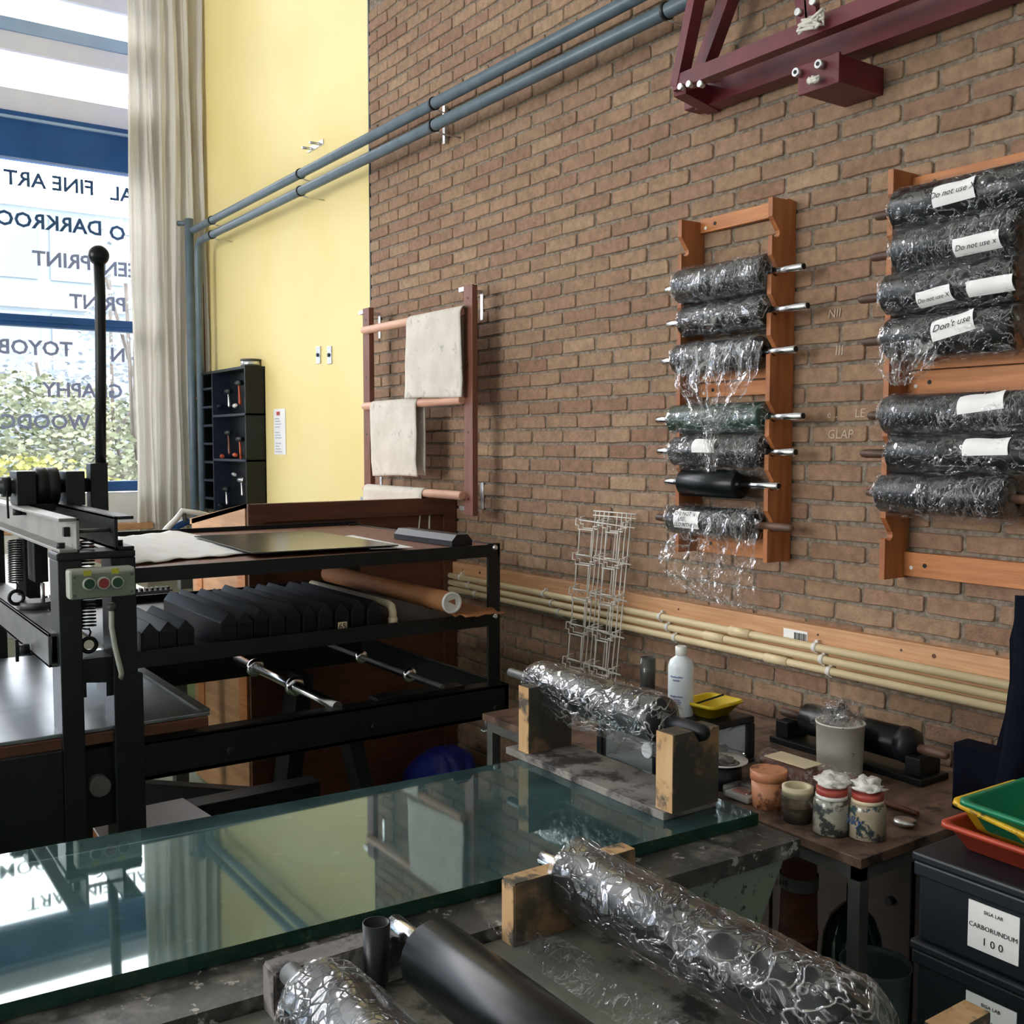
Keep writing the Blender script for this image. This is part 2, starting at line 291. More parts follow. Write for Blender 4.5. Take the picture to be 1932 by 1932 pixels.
def hull8(bm, c):                                                   # box from 8 corners: bottom 4, top 4
    v = [bm.verts.new(p) for p in c]
    for q in ((3, 2, 1, 0), (4, 5, 6, 7), (0, 1, 5, 4), (1, 2, 6, 5), (2, 3, 7, 6), (3, 0, 4, 7)): bm.faces.new([v[i] for i in q])
def bar(bm, p0, p1, w, h, upv=Vector((0, 0, 1))):                   # rectangular bar between two points
    p0 = Vector(p0); p1 = Vector(p1); d = (p1 - p0).normalized(); s = d.cross(upv).normalized(); t = s.cross(d)
    s = s * w / 2; t = t * h / 2
    hull8(bm, [p0 - s - t, p0 + s - t, p1 + s - t, p1 - s - t, p0 - s + t, p0 + s + t, p1 + s + t, p1 - s + t])
def sheet(bm, fn, nu, nv, smooth=True):
    g = [[bm.verts.new(fn(i / nu, j / nv)) for j in range(nv + 1)] for i in range(nu + 1)]
    for i in range(nu):
        for j in range(nv):
            f = bm.faces.new((g[i][j], g[i + 1][j], g[i + 1][j + 1], g[i][j + 1])); f.smooth = smooth
def fb(p, s=1.0, o=0): return noise.fractal(Vector((p[0] * s + o, p[1] * s + o * 1.7, p[2] * s - o)), 1.0, 2.0, 3)
def ridge(p, s, o=0): return 1 - min(1, abs(noise.noise(Vector((p[0] * s + o, p[1] * s + o * 1.3, p[2] * s - o)))) * 2.6)
def obj(name, bm, m, parent=None, label=None, kind=None):
    bmesh.ops.recalc_face_normals(bm, faces=bm.faces[:]) if kind != 'open' else None
    me = bpy.data.meshes.new(name); bm.to_mesh(me); bm.free(); me.materials.append(M[m] if isinstance(m, str) else m)
    o = bpy.data.objects.new(name, me); COL.objects.link(o)
    if parent is not None:
        o.parent = parent; base = Vector(parent['_w']); me.transform(Matrix.Translation(-base)); o['_w'] = list(base)
    if label: o['label'] = label
    return o
def root(name, label, cat, loc, group=None):
    o = bpy.data.objects.new(name, None); COL.objects.link(o); o.empty_display_size = .05
    o.location = loc; o['_w'] = list(loc); o['label'] = label; o['category'] = cat
    if group: o['group'] = group
    return o
def one(name, bm, m, label, cat, group=None, loc=None):             # a thing that is one mesh
    o = obj(name, bm, m); o['label'] = label; o['category'] = cat
    if group: o['group'] = group
    c = Vector(loc) if loc is not None else sum((v.co for v in o.data.vertices), Vector()) / max(1, len(o.data.vertices))
    o.data.transform(Matrix.Translation(-c)); o.location = c; o['_w'] = list(c)
    return o
def struct(name, bm, m, parent=None):
    o = obj(name, bm, m, parent)
    if parent is None: o['kind'] = 'structure'; o['_w'] = [0, 0, 0]
    return o
def clone(o, d, parent=None, label=None):
    c = o.copy(); COL.objects.link(c); c.parent = parent
    if parent is None: c.location = o.location + Vector(d)
    if '_w' in o: c['_w'] = list(Vector(o['_w']) + Vector(d))
    if label: c['label'] = label
    for ch in list(o.children): clone(ch, (0, 0, 0), c)
    return c
def text(s, size, m, origin, ex, ey, parent=None, name='lettering', depth=.0004, align='CENTER', shear=0, bold=0):
    cu = bpy.data.curves.new('t', 'FONT'); cu.body = s; cu.size = size; cu.align_x = align; cu.align_y = 'CENTER'; cu.extrude = depth; cu.resolution_u = 2; cu.offset = bold; cu.shear = shear
    t = bpy.data.objects.new('t', cu); COL.objects.link(t)
    dg = bpy.context.evaluated_depsgraph_get(); me = bpy.data.meshes.new_from_object(t.evaluated_get(dg))
    bpy.data.objects.remove(t); bpy.data.curves.remove(cu)
    ex = Vector(ex).normalized(); ey = Vector(ey).normalized(); ez = ex.cross(ey)
    o3 = Vector(origin)
    mx = Matrix(((ex.x, ey.x, ez.x, o3.x), (ex.y, ey.y, ez.y, o3.y), (ex.z, ey.z, ez.z, o3.z), (0, 0, 0, 1)))
    me.transform(mx); me.materials.clear(); me.materials.append(M[m]); me.name = name
    o = bpy.data.objects.new(name, me); COL.objects.link(o)
    if parent is not None:
        o.parent = parent; me.transform(Matrix.Translation(-Vector(parent['_w']))); o['_w'] = list(parent['_w'])
    return o

# ================================================================ THE SETTING
XW = -8.6; XR = 1.6; YB = -7.0; ZC = 5.9
bm = B(); box(bm, XW, XR, YB, W + .3, -.1, 0); struct('floor', bm, 'floor')
bm = B(); box(bm, XW, XR, YB, W + .3, ZC, ZC + .1); struct('ceiling', bm, 'ceiling')
bm = B(); box(bm, XR, XR + .1, YB, W + .3, 0, ZC); struct('wall_back', bm, 'white')
bm = B(); box(bm, XW, XR, YB - .1, YB, 0, 1.2); box(bm, XW, XR, YB - .1, YB, 4.6, ZC); box(bm, XW, -5.8, YB - .1, YB, 1.2, 4.6); box(bm, -2.0, XR, YB - .1, YB, 1.2, 4.6); struct('wall_left', bm, 'white')  # opening added out of view to bring fill light onto the bricks
for xx in (-4.6, -3.3):
    bm = B(); box(bm, xx, xx + .08, YB - .09, YB - .01, 1.2, 4.6); struct('fill_window_bar', bm, 'navy')
bm = B(); box(bm, XW - .2, -5.46, W, W + .3, 0, ZC); struct('wall_yellow', bm, 'yellow')
bm = B(); box(bm, -5.452, XR, W + .0015, W + .3, 0, ZC); wall = struct('wall_right', bm, 'mortar')
# bricks: running bond, courses of 64.5 mm, stretchers of 225.5 mm, each a piece of the wall
CH = .0645; BL = .2255
def brick_shape(seed, l=BL - .0115, h=CH - .0115):
    r = random.Random(seed); bm = B(); pts = []
    for cx, cz in ((-1, -1), (1, -1), (1, 1), (-1, 1)):
        a = r.uniform(.003, .009); b = r.uniform(.003, .007); X_ = cx * l / 2; Z_ = cz * h / 2
        q = [(X_ - cx * a, Z_), (X_, Z_ - cz * b)]
        if (cx, cz) in ((-1, -1), (1, 1)): q = q[::-1]
        pts += q
    mid = []
    for i, q in enumerate(pts):
        n = pts[(i + 1) % 8]; mid.append((q[0] + r.uniform(-.0016, .0016), q[1] + r.uniform(-.0016, .0016)))
        if i % 2 == 1 and abs(q[0] - n[0]) > .05:
            mid.append(((q[0] + n[0]) / 2 + r.uniform(-.02, .02), q[1] + r.uniform(-.0028, .0028)))
    back = [bm.verts.new((x, .014, z)) for x, z in mid]
    ring = [bm.verts.new((x, -.002, z)) for x, z in mid]
    fr = [bm.verts.new((x * .976, -.0065 + r.uniform(-.0012, .0012), z * .885)) for x, z in mid]
    n = len(mid)
    for a, b in ((back, ring), (ring, fr)):
        for i in range(n):
            f = bm.faces.new((a[i], a[(i + 1) % n], b[(i + 1) % n], b[i])); f.smooth = True
    bm.faces.new(fr)
    me = bpy.data.meshes.new('brick'); bmesh.ops.recalc_face_normals(bm, faces=bm.faces[:]); bm.to_mesh(me); bm.free(); me.materials.append(M['brick']); return me
BR = [brick_shape(i) for i in range(9)]; BH = [brick_shape(50 + i, BL / 2 - .014) for i in range(3)]
Z0 = 1.786 - 27 * CH
cells = []
X0 = -3.194
for j in range(-1, 64):
    z = Z0 + (j + .5) * CH
    if z < .02 or z > ZC: continue
    xo = X0 + (0 if j % 2 == 0 else BL / 2)
    k0 = math.floor((-5.45 - xo) / BL)
    jit = random.uniform(-.012, .012)
    for k in range(k0, 30):
        a = xo + k * BL + jit; b = a + BL
        if a > XR - .1: break
        if b < -5.45 + .03: continue
        cx = (a + b) / 2 + random.uniform(-.003, .003)
        v = Vector((cx, W, z)) - Vector((0, 0, H)); dz = v.dot(FW)
        if dz < .3: continue
        px = 966 + F * v.dot(RT) / dz; py = 966 - F * v.dot(UP) / dz
        cut = a < -5.45
        if not (-150 < px < 2500 and -500 < py < 2150): continue
        vis = -20 < px < 1950 and -20 < py < 1500
        cells.append((dz if vis else dz + 100, cx, z, cut, a, b))
cells.sort(key=lambda c: c[0])
far = B()
for i, (dz, cx, z, cut, a, b) in enumerate(cells):
    me = BR[random.randrange(9)]; rot = random.choice((0, PI)); off = random.uniform(-.0025, .0025)
    sx = 1.0
    if cut: cx = (-5.45 + b) / 2; sx = max(.1, (b + 5.45 - .014)) / (BL - .014)
    if i < 298:
        o = bpy.data.objects.new('brick', me); COL.objects.link(o); o.parent = wall
        o.location = (cx, W + off, z + random.uniform(-.0015, .0015)); o.scale = (sx * random.uniform(.985, 1.005), 1, random.uniform(.95, 1.03) * (1 if rot == 0 else 1)); o.rotation_euler = (0, rot + random.uniform(-.006, .006), 0)
    else:
        n0 = len(far.verts); far.from_mesh(me); far.verts.ensure_lookup_table()
        cr_, sr_ = math.cos(rot), math.sin(rot)
        for v in far.verts[n0:]:
            x, y, zz = v.co; v.co = (cx + x * cr_ * sx, W + off + y, z + zz * (cr_ if rot == 0 else -1))
            if v.co.x < -5.448: v.co.x = -5.448
o = obj('brick', far, 'brick', wall); o['kind'] = 'stuff'
o.data.transform(Matrix.Translation(Vector(wall['_w'])))
bm = B(); box(bm, -5.462, -5.448, W - .004, W + .05, 0, ZC); struct('gap_strip', bm, 'black')  # black strip standing in for the dark gap at the brick edge

# window wall: sill wall, blue beams, pale beams, glass
def zwin(py): return PX(XW, 0, py).z
zs = zwin(930); YE = 2.45
bm = B(); box(bm, XW - .2, XW, YB, W, 0, zs - .02); struct('wall_far', bm, 'white')
bm = B(); box(bm, XW - .2, XW, YE, W, zs - .02, ZC); struct('wall_far_pier', bm, 'white')
bm = B(); box(bm, XW - .12, XW + .02, YB, YE, zwin(293), zwin(205), .01); win = struct('window_1', bm, 'navy')
def wpart(name, bm, m, label=None): return obj(name, bm, m, win, label)
win['_w'] = [0, 0, 0]
bm = B(); box(bm, XW + .02, XW + .05, YB, YE, zwin(222), zwin(217)); wpart('drip_strip', bm, 'steelblue', 'pale blue metal strip on the navy beam')
bm = B(); box(bm, XW - .10, XW + .01, YB, YE, zwin(612), zwin(590), .006); box(bm, XW + .01, XW + .022, YB, YE, zwin(604), zwin(599)); wpart('window_rail', bm, 'navy')
bm = B(); box(bm, XW - .10, XW + .02, YB, YE, zwin(932), zwin(912), .006); wpart('window_sill', bm, 'navy')
bm = B(); box(bm, XW - .12, XW - .02, YB, YE, zwin(205), zwin(160), .005); wpart('upper_frame', bm, 'lav', 'pale lavender frame band above the navy beam')
bm = B(); box(bm, XW - .12, XW - .02, YB, YE, zwin(88), zwin(52), .005); wpart('upper_frame', bm, 'lav', 'pale lavender frame band, higher one')
bm = B(); box(bm, XW - .16, XW + .0, YB, YE, zwin(52), zwin(27), .005); wpart('upper_frame', bm, 'steelblue', 'mid blue frame band')
bm = B(); box(bm, XW - .12, XW - .02, YB, YE, zwin(-30), zwin(-95), .005); wpart('upper_frame', bm, 'lav', 'pale lavender frame band, topmost')
for ya in (-1.2, -4.8):
    bm = B(); box(bm, XW - .08, XW + .0, ya, ya + .07, zs, ZC, .004); wpart('window_post', bm, 'navy')
bm = B(); box(bm, XW - .06, XW - .054, YB, YE, zs, zwin(612)); wpart('pane', bm, 'pane')
bm = B(); box(bm, XW - .06, XW - .054, YB, YE, zwin(590), zwin(293)); wpart('pane', bm, 'pane')
bm = B(); box(bm, XW - .06, XW - .054, YB, YE, zwin(160), ZC); wpart('pane', bm, 'pane')
# mirrored lettering on the pane (read from the street)
def wline(s, px_l, py_l, py_r, px_r, h, m, right=True):
    a = PX(XW - .05, px_l, py_l); b = PX(XW - .05, px_r, py_r); mid = (a + b) / 2
    return mid
def wtext(s, px, py, size, m, align):
    q = PX(XW - .05, px, py)
    text(s, size, m, q, (0, -1, 0), (0, 0, 1), win, 'lettering', .0015, align, 0, .0035)
for s, px, py, m in (('FINE ART', 178, 357, 'bluetext'), ('AL', 252, 371, 'bluetext'), ('DARKROOM', 193, 433, 'bluetext'), ('O', 237, 443, 'bluetext'),
                     ('PRINT', 172, 498, 'greytext'), ('SCREEN', 325, 519, 'greytext'), ('PRINT', 238, 577, 'greytext'),
                     ('TOYOBO', 137, 661, 'greytext'), ('N', 237, 672, 'greytext'), ('GRAPHY', 232, 740, 'greytext'), ('WOODCUT', 170, 798, 'greytext')):
    wtext(s, px, py, .155, m, 'LEFT')

# ================================================================ OUTSIDE
bm = B(); box(bm, -60, XW - .3, -40, 40, -.3, -.1); struct('ground', bm, 'pavement')
XF = -24.0
bl = root('office_building', 'pale glass and panel office building across the street beyond the window', 'building', (XF, -2, 0))
bm = B(); box(bm, XF - 3, XF, -26, 16, -.1, 7.0); obj('wall', bm, 'facade', bl)
for zz in (1.2, 3.2, 5.2):
    y = -25
    while y < 15:
        bm = B(); box(bm, XF - .02, XF + .06, y, y + 1.5, zz, zz + 1.3); obj('window', bm, 'facadeglass', bl); y += 1.75
for zz in (2.6, 4.6, 6.7):
    bm = B(); box(bm, XF, XF + .14, -26, 16, zz, zz + .22); obj('ledge', bm, 'lav', bl)
def leaf_bm(bm, c, s, r):
    d = Vector((r.uniform(-1, 1), r.uniform(-1, 1), r.uniform(-.8, .8))).normalized(); _, u, v = frame(d)
    pts = [c - u * s, c - u * s * .35 + v * s * .55, c + u * s * .45 + v * s * .45, c + u * s, c + u * s * .45 - v * s * .45, c - u * s * .35 - v * s * .55]
    vs = [bm.verts.new(p) for p in pts]; bm.faces.new((vs[0], vs[1], vs[2], vs[3])); bm.faces.new((vs[0], vs[3], vs[4], vs[5]))
def bush(name, label, cat, c, rx, ry, rz, n, sz, m, seed, trunk=True):
    r = random.Random(seed); t = root(name, label, cat, (c[0], c[1], -.1), None)
    bm = B()
    for k in range(9):
        a = r.uniform(0, 2 * PI); top = Vector(c) + Vector((math.cos(a) * rx * .7, math.sin(a) * ry * .7, r.uniform(.1, .8) * rz)); bot = Vector((c[0] + r.uniform(-.2, .2), c[1] + r.uniform(-.2, .2), -.1))
        tube(bm, [bot, bot.lerp(top, .5) + Vector((r.uniform(-.2, .2), r.uniform(-.2, .2), .2)), top], .02, 5)
    obj('branches', bm, 'bark', t)
    bm = B()
    for k in range(n):
        while True:
            q = Vector((r.uniform(-1, 1), r.uniform(-1, 1), r.uniform(-1, 1)))
            if q.length < 1 and (fb(q, 2.2, seed) > -.12): break
        leaf_bm(bm, Vector(c) + Vector((q.x * rx, q.y * ry, q.z * rz)), sz * r.uniform(.6, 1.3), r)
    l = obj('leaves', bm, m, t, None, 'open'); l['kind'] = 'stuff'
    return t
bush('street_bush', 'dense pale green bush behind the lower window pane', 'bush', (-12.2, 2.0, 1.35), 1.2, 2.2, 1.15, 11000, .04, 'leafa', 1)
bush('street_bush', 'blue-grey leafy bush behind the lower pane, farther back', 'bush', (-14.2, 3.0, 1.7), 1.2, 2.8, 1.3, 9000, .045, 'leafc', 2)
bush('yellow_shrub', 'low yellow-green autumn shrub just behind the window sill', 'shrub', (-10.3, 1.7, 1.0), .7, 1.1, .65, 3600, .032, 'leafb', 3)
bush('street_tree', 'young tree whose sparse twigs reach across the upper pane', 'tree', (-11.6, 3.3, 3.2), .8, .75, 1.1, 900, .045, 'leafc', 4)

# ================================================================ CURTAIN
ct = root('curtain', 'full-height cream cloth curtain gathered between window and yellow wall', 'curtain', (XW + .25, 2.5, 0))
def curt(y0, y1, x, amp, k, ph, m='curtain', z0=.72, name='curtain_panel', flare=.08):
    bm = B()
    def f(u, v):
        z = z0 + (ZC - .1 - z0) * v; fl = flare * max(0, 1 - v * 4.5) ** 1.5
        y = y0 + (y1 - y0) * u; y = y + (y - (y0 + y1) / 2) * fl * 2 + .012 * math.sin(v * 9 + u * 5)
        w = u + .03 * fb((u * 3, v * 1.5, ph), 1)
        xx = x + amp * (math.sin(w * k * 2 * PI + ph) + .35 * math.sin(w * k * 4.4 * PI + 2 * ph)) * (1 - .25 * v) + .01 * fb((u * 20, v * 16, ph), 1)
        return Vector((xx, y, z))
    sheet(bm, f, 110, 60); return obj(name, bm, m, ct, None, 'open')
curt(2.235, 2.50, XW + .24, .05, 2, .5); curt(2.47, 2.79, XW + .32, .055, 3, 2.2)

# ================================================================ PIPES ON THE RIGHT WALL
YP = W - .15
def pz(px, py): return PY(YP, px, py).z
z1 = PY(YP, 700, 258).z; z2 = PY(YP, 700, 291).z - .012; xv = PY(YP, 366, 440).x
pr = root('water_pipe', 'upper of the two grey-blue pipes running along the wall', 'pipe', (-5, YP, z1), None)
RP = .0275
xa, xb = PY(YP, 362, 450).x, PY(YP, 373, 450).x
bm = B(); tube(bm, [(XR, YP, z1), (xa + .06, YP, z1), (xa + .02, YP, z1), (xa, YP, z1)], RP, 16)
tube(bm, [(xa, YP - .02, z1 + .09), (xa, YP - .02, .4)], RP + .006, 16); obj('pipe_run', bm, 'pipe', pr)
bm = B(); cyl(bm, (xa, YP, z1 + .06), (xa - .09, YP - .10, z1 + .06), .02); obj('pipe_stub', bm, 'pipe', pr)
pr2 = root('water_pipe', 'lower of the two grey-blue pipes running along the wall', 'pipe', (-5, YP, z2), None)
el = [(XR, YP, z2), (xb + .1, YP, z2)] + [(xb + .09 - .09 * math.sin(a), YP, z2 - .09 + .09 * math.cos(a)) for a in (.3, .6, .9, 1.2, 1.5)] + [(xb, YP, .4)]
bm = B(); tube(bm, el, RP, 16); obj('pipe_run', bm, 'pipe', pr2)
for i, (px, py) in enumerate(((400, 410), (567, 322), (819, 190), (1258, 8))):
    for zz, prr in ((z1, pr), (z2, pr2)):
        x = PY(YP, px, py).x
        bm = B(); lathe(bm, (x - .008, YP, zz), (x + .008, YP, zz), [(0, RP + .002), (0, RP + .005), (.016, RP + .005), (.016, RP + .002)], 20); obj('pipe_clip', bm, 'black', prr)
        bm = B(); tube(bm, [(x, YP, zz - RP), (x + .01, YP + .05, zz - RP - .01), (x + .01, W, zz - RP - .01)], .004, 6); obj('clip_rod', bm, 'galv', prr)
x = PY(W - .02, 840, 230).x
bm = B(); za = PY(W - .02, 840, 272).z; zb = PY(W - .02, 845, 197).z; box(bm, x - .012, x + .012, W - .03, W - .006, za, zb, .003)
one('mounting_rail', bm, 'galv', 'perforated steel rail behind the pipes on the brick wall', 'bracket')
x = PY(W, 592, 275).x
pb = root('fixing_plate', 'small steel plate with two studs on the yellow wall above the pipes', 'plate', (x, W, PY(W, 592, 275).z))
a = PY(W, 582, 283); b = PY(W, 611, 264)
bm = B(); box(bm, a.x, b.x, W - .006, W, a.z - .02, b.z + .005, .002); obj('plate', bm, 'galv', pb)
for t in (.25, .75):
    c = a.lerp(b, t); bm = B(); cyl(bm, (c.x, W, c.z - .01), (c.x, W - .07, c.z - .01), .009, 10); obj('stud', bm, 'galv', pb)
for k, px in enumerate((602, 623)):
    c = PY(W, px, 670); bm = B(); box(bm, c.x - .032, c.x + .032, W - .008, W + .002, c.z - .055, c.z + .055, .003)
    t = root('wall_plate', ('left' if k == 0 else 'right') + ' one of two small metal plates on the yellow wall', 'plate', c, None)
    obj('plate', bm, 'galv', t); bm = B(); cyl(bm, (c.x, W - .006, c.z), (c.x, W - .016, c.z), .012, 10); obj('bolt', bm, 'black', t)
q = PY(W - .03, 386, 560)
bm = B(); tube(bm, [(q.x, W - .03, ZC), (q.x, W - .03, .3)], .014, 8)
one('thin_pipe', bm, 'brownwood', 'thin brownish pipe in the corner beside the grey-blue risers', 'pipe')

# trim board with three cream conduits
zt = PY(W - .03, 858, 1060).z; zbm = zt - .155; XE = -.9; XS = -5.1
bt = root('pine_board', 'long pine board fixed along the brick wall carrying three pipes', 'board', (-3, W, zt - .07))
bm = B(); box(bm, XS, XE, W - .035, W + .004, zbm, zt, .003); obj('board', bm, 'pine', bt)
a = PY(W - .037, 1478, 1190); b = PY(W - .037, 1523, 1207)
bm = B(); box(bm, a.x, b.x, W - .0365, W - .035, a.z - .03, a.z + .01); obj('price_label', bm, 'paper', bt, 'white barcode sticker')
bm = B()
for k in range(9): xx = b.x - .055 + k * .006; box(bm, xx, xx + (.003 if k % 3 else .0042), W - .0375, W - .0365, a.z - .022, a.z + .002)
obj('barcode', bm, 'ink', bt)
for px in (1543, 1700, 1762, 1280, 905, 873):
    q = PY(W - .036, px, 1060 + (px - 858) * .1836 + 12); bm = B(); cyl(bm, (q.x, W - .0362, min(q.z, zt - .012)), (q.x, W - .0345, min(q.z, zt - .012)), .007 if px in (1762, 905) else .004, 12); obj('wood_knot', bm, 'darkwood', bt)
for k, zz in enumerate((zt - .068, zt - .103, zt - .137)):
    t = root('cream_conduit', 'cream plastic conduit on the pine board, ' + ('top', 'middle', 'bottom')[k] + ' of three', 'pipe', (-3, W - .05, zz))
    bm = B(); cyl(bm, (XS, W - .052, zz), (XE, W - .052, zz), .0135, 14); obj('pipe_run', bm, 'conduit', t)
    for px in (870, 1028, 1248, 1541):
        x = PY(W - .05, px + k * 14, 1150).x; bm = B(); cyl(bm, (x - .008, W - .052, zz), (x + .008, W - .052, zz), .0165, 14); box(bm, x - .006, x + .006, W - .05, W - .034, zz - .02, zz + .024); obj('pipe_clip', bm, 'wire', t)
    x = PY(W - .05, (1398, 1350, 1468)[k], 1190).x; bm = B(); cyl(bm, (x - .05, W - .052, zz), (x + .05, W - .052, zz), .0165, 14); obj('coupling', bm, 'conduit', t)

# ================================================================ TOWEL LADDER WITH FELTS
YL = W - .17
def post(px, z0, z1, name='upright'):
    x = PY(YL, px, 700).x; bm = B(); box(bm, x - .038, x + .038, YL, YL + .03, z0, z1, .002); return x, bm
la = root('drying_ladder', 'reddish brown wooden ladder rack with dowel rungs across the wall corner', 'rack', (-4.7, YL, 1.3))
zt_ = PY(YL, 882, 538).z; zb_ = PY(YL, 882, 973).z
xl, bm = post(691, zb_ - .02, PY(YL, 691, 581).z); obj('upright', bm, 'brownwood', la)
xr, bm = post(883, zb_, zt_); obj('upright', bm, 'brownwood', la)
rungs = [PY(YL + .0, 690, 622).z, PY(YL, 690, 767).z, PY(YL, 690, 921).z]
rungs[0] = (rungs[0] + PY(YL, 868, 592).z) / 2
YG = YL - .015
for zz in rungs:
    bm = B(); lathe(bm, (xl - .005, YG, zz), (xr - .03, YG, zz), [(0, .010), (.006, .018), (.02, .0215), (xr - xl - .03, .0215), (xr - xl - .025, .018)], 20); obj('rung', bm, 'dowel', la)
for x, bpx in ((xl, 716), (xr, 909)):
    for zz in (zb_ + .02, zt_ - .14):
        xk = PY(W - .01, bpx, 600).x; bm = B(); box(bm, xk - .012, xk + .012, W - .012, W - .006, zz, zz + .13, .002)
        z_ = zz + (.125 if zz > 1.7 else .0); box(bm, x + .02, xk, YL + .03, YL + .034, z_, z_ + .02); box(bm, xk - .004, xk, YL + .03, W - .008, z_, z_ + .02); obj('wall_bracket', bm, 'galv', la)
    for k in range(4):
        bm = B(); zz = zb_ + .08 + k * (zt_ - zb_ - .14) / 3; cyl(bm, (x, YL - .0015, zz), (x, YL + .002, zz), .005, 8); obj('screw', bm, 'black', la)
def felt(label, x0, x1, zr, zf, zbk, seed, r=.026, curl=.01):
    bm = B(); Lf = zr - zf; Lb = zr - zbk; A_ = PI * r; T = Lf + A_ + Lb
    def f(u, v):
        s = v * T; x = x0 + (x1 - x0) * u
        if s < Lf: y = YG - r - .004; z = zf + s; dn = 1 - s / Lf
        elif s < Lf + A_: a = (s - Lf) / r; y = YG - r * math.cos(a); z = zr + r * math.sin(a); dn = 0
        else: y = YG + r; z = zr - (s - Lf - A_); dn = (s - Lf - A_) / Lb * .3
        n = fb((x * 4, z * 3, seed), 1)
        return Vector((x + .012 * fb((z * 5, u, seed), 1) * dn, y - curl * dn * (math.sin(u * 5 + seed) + n), z + .006 * dn * math.sin(u * 4 + seed)))
    sheet(bm, f, 24, 60); o = one('felt_blanket', bm, 'felt', label, 'blanket', 'felt blankets on the drying ladder')
    md = o.modifiers.new('thick', 'SOLIDIFY'); md.thickness = .004; return o
def lx(px, py=700): return PY(YG - .03, px, py).x
felt('off-white felt blanket over the top rung of the ladder', lx(767), lx(868), rungs[0], PY(YG - .03, 820, 750).z, PY(YG, 820, 735).z, 1)
felt('off-white felt blanket over the middle rung of the ladder', lx(697), lx(783), rungs[1], PY(YG - .03, 740, 898).z, PY(YG, 740, 890).z, 5)
felt('off-white felt blanket over the bottom rung, half hidden by the cabinet', lx(683), lx(793), rungs[2], PY(YG - .03, 740, 1010).z, PY(YG, 740, 990).z, 9)
bm = B(); x0, x1 = PY(YG + .03, 770, 800).x, PY(YG + .03, 803, 800).x; box(bm, x0, x1, YG + .026, YG + .03, PY(YG, 790, 897).z, rungs[1] + .01)
felt_in = one('felt_strip', bm, 'felt', 'narrow grey-looking felt hanging behind the middle rung blanket', 'blanket')

# ================================================================ TOOL CUPBOARD ON THE YELLOW WALL
cx1 = PY(W, 500, 690).x; yf = W
for i in range(200):                                                # depth so that the front edge falls where the side face starts
    yf -= .002
    if PX(cx1, 462, 689).y > yf: break
cx0 = PY(yf, 373, 706).x; cz1 = PY(yf, 462, 690).z; cz0 = PY(yf, 462, 975).z
cb = root('tool_cupboard', 'tall black open-fronted tool cupboard on the yellow wall', 'cupboard', ((cx0 + cx1) / 2, W, cz0))
T_ = .018
def cbp(name, *a): bm = B(); box(bm, *a, .002); obj(name, bm, 'blackplastic' if name == 'back' else 'bluecloth' if name in ('shelf', 'divider') else 'black', cb)
cbp('side_panel', cx0, cx0 + T_, yf, W, cz0, cz1); cbp('side_panel', cx1 - T_, cx1, yf, W, cz0, cz1)
cbp('top', cx0 - .002, cx1 + .002, yf - .002, W, cz1 - T_, cz1 + .002); cbp('bottom', cx0, cx1, yf, W, cz0, cz0 + T_); cbp('back', cx0, cx1, W - .012, W - .002, cz0, cz1)
xd = PY(yf, 401, 800).x; cbp('divider', xd - .009, xd + .009, yf, W, cz0, cz1)
zsh = [PY(yf, 430, 660 + 770 / 6.23).z, PY(yf, 430, 660 + 1297 / 6.23).z]
for z in zsh: cbp('shelf', xd, cx1, yf, W, z - .009, z + .009)
for k in range(1, 8):
    z = cz1 + (cz0 - cz1) * (k - .1) / 7.6
    cbp('shelf', cx0, xd, yf, W, z - .009, z + .009)
# tools: mallets, rollers and scrapers, each a thing
def tool(kind, label, px, py, cat='tool', m1='blackplastic', m2='toolwood', L_=.14, horiz=False):
    c = PY(yf + .05, px, py); t = root(kind, label, cat, c)
    if horiz:
        bm = B(); lathe(bm, c, c + Vector((1, -.3, 0)), [(0, .012), (.02, .017), (L_ * .7, .014), (L_, .010)], 12); obj('handle', bm, m2, t)
        bm = B(); cyl(bm, c - Vector((.03, 0, 0)), c, .009, 10); obj('ferrule', bm, 'galv', t)
    else:
        bm = B(); lathe(bm, c + Vector((-.05, 0, .0)), c + Vector((.05, 0, 0)), [(0, .014), (.01, .02), (.10, .02), (.11, .014)], 12); obj('head', bm, m1, t)
        bm = B(); lathe(bm, c, c + Vector((.02, 0, -L_)), [(0, .007), (L_ * .4, .008), (L_ * .9, .012), (L_, .008)], 10); obj('handle', bm, m2, t)
zq = lambda zy: 660 + zy / 6.23
xq = lambda zx: 340 + zx / 6.23
for n_, lb, zx, zy, kw in (
    ('brayer', 'dark roller with grey fork in the top compartment', 565, 490, dict(m2='galv', L_=.12)),
    ('mallet', 'dark headed mallet hanging at the right of the top compartment', 690, 390, dict(m2='orangetool', L_=.16)),
    ('brayer', 'small roller with reddish handle in the middle compartment', 565, 975, dict(m2='brownwood', L_=.16)),
    ('mallet', 'bluish clamp with orange handle in the middle compartment', 700, 1050, dict(m2='orangetool', L_=.15)),
    ('brayer', 'dark roller on a grey fork in the bottom compartment', 540, 1640, dict(m2='galv', L_=.12)),
    ('mallet', 'hanging tool with metal head in the bottom compartment', 720, 1530, dict(m1='galv', m2='galv', L_=.12))):
    tool(n_, lb, xq(zx), zq(zy), 'tool', **kw)
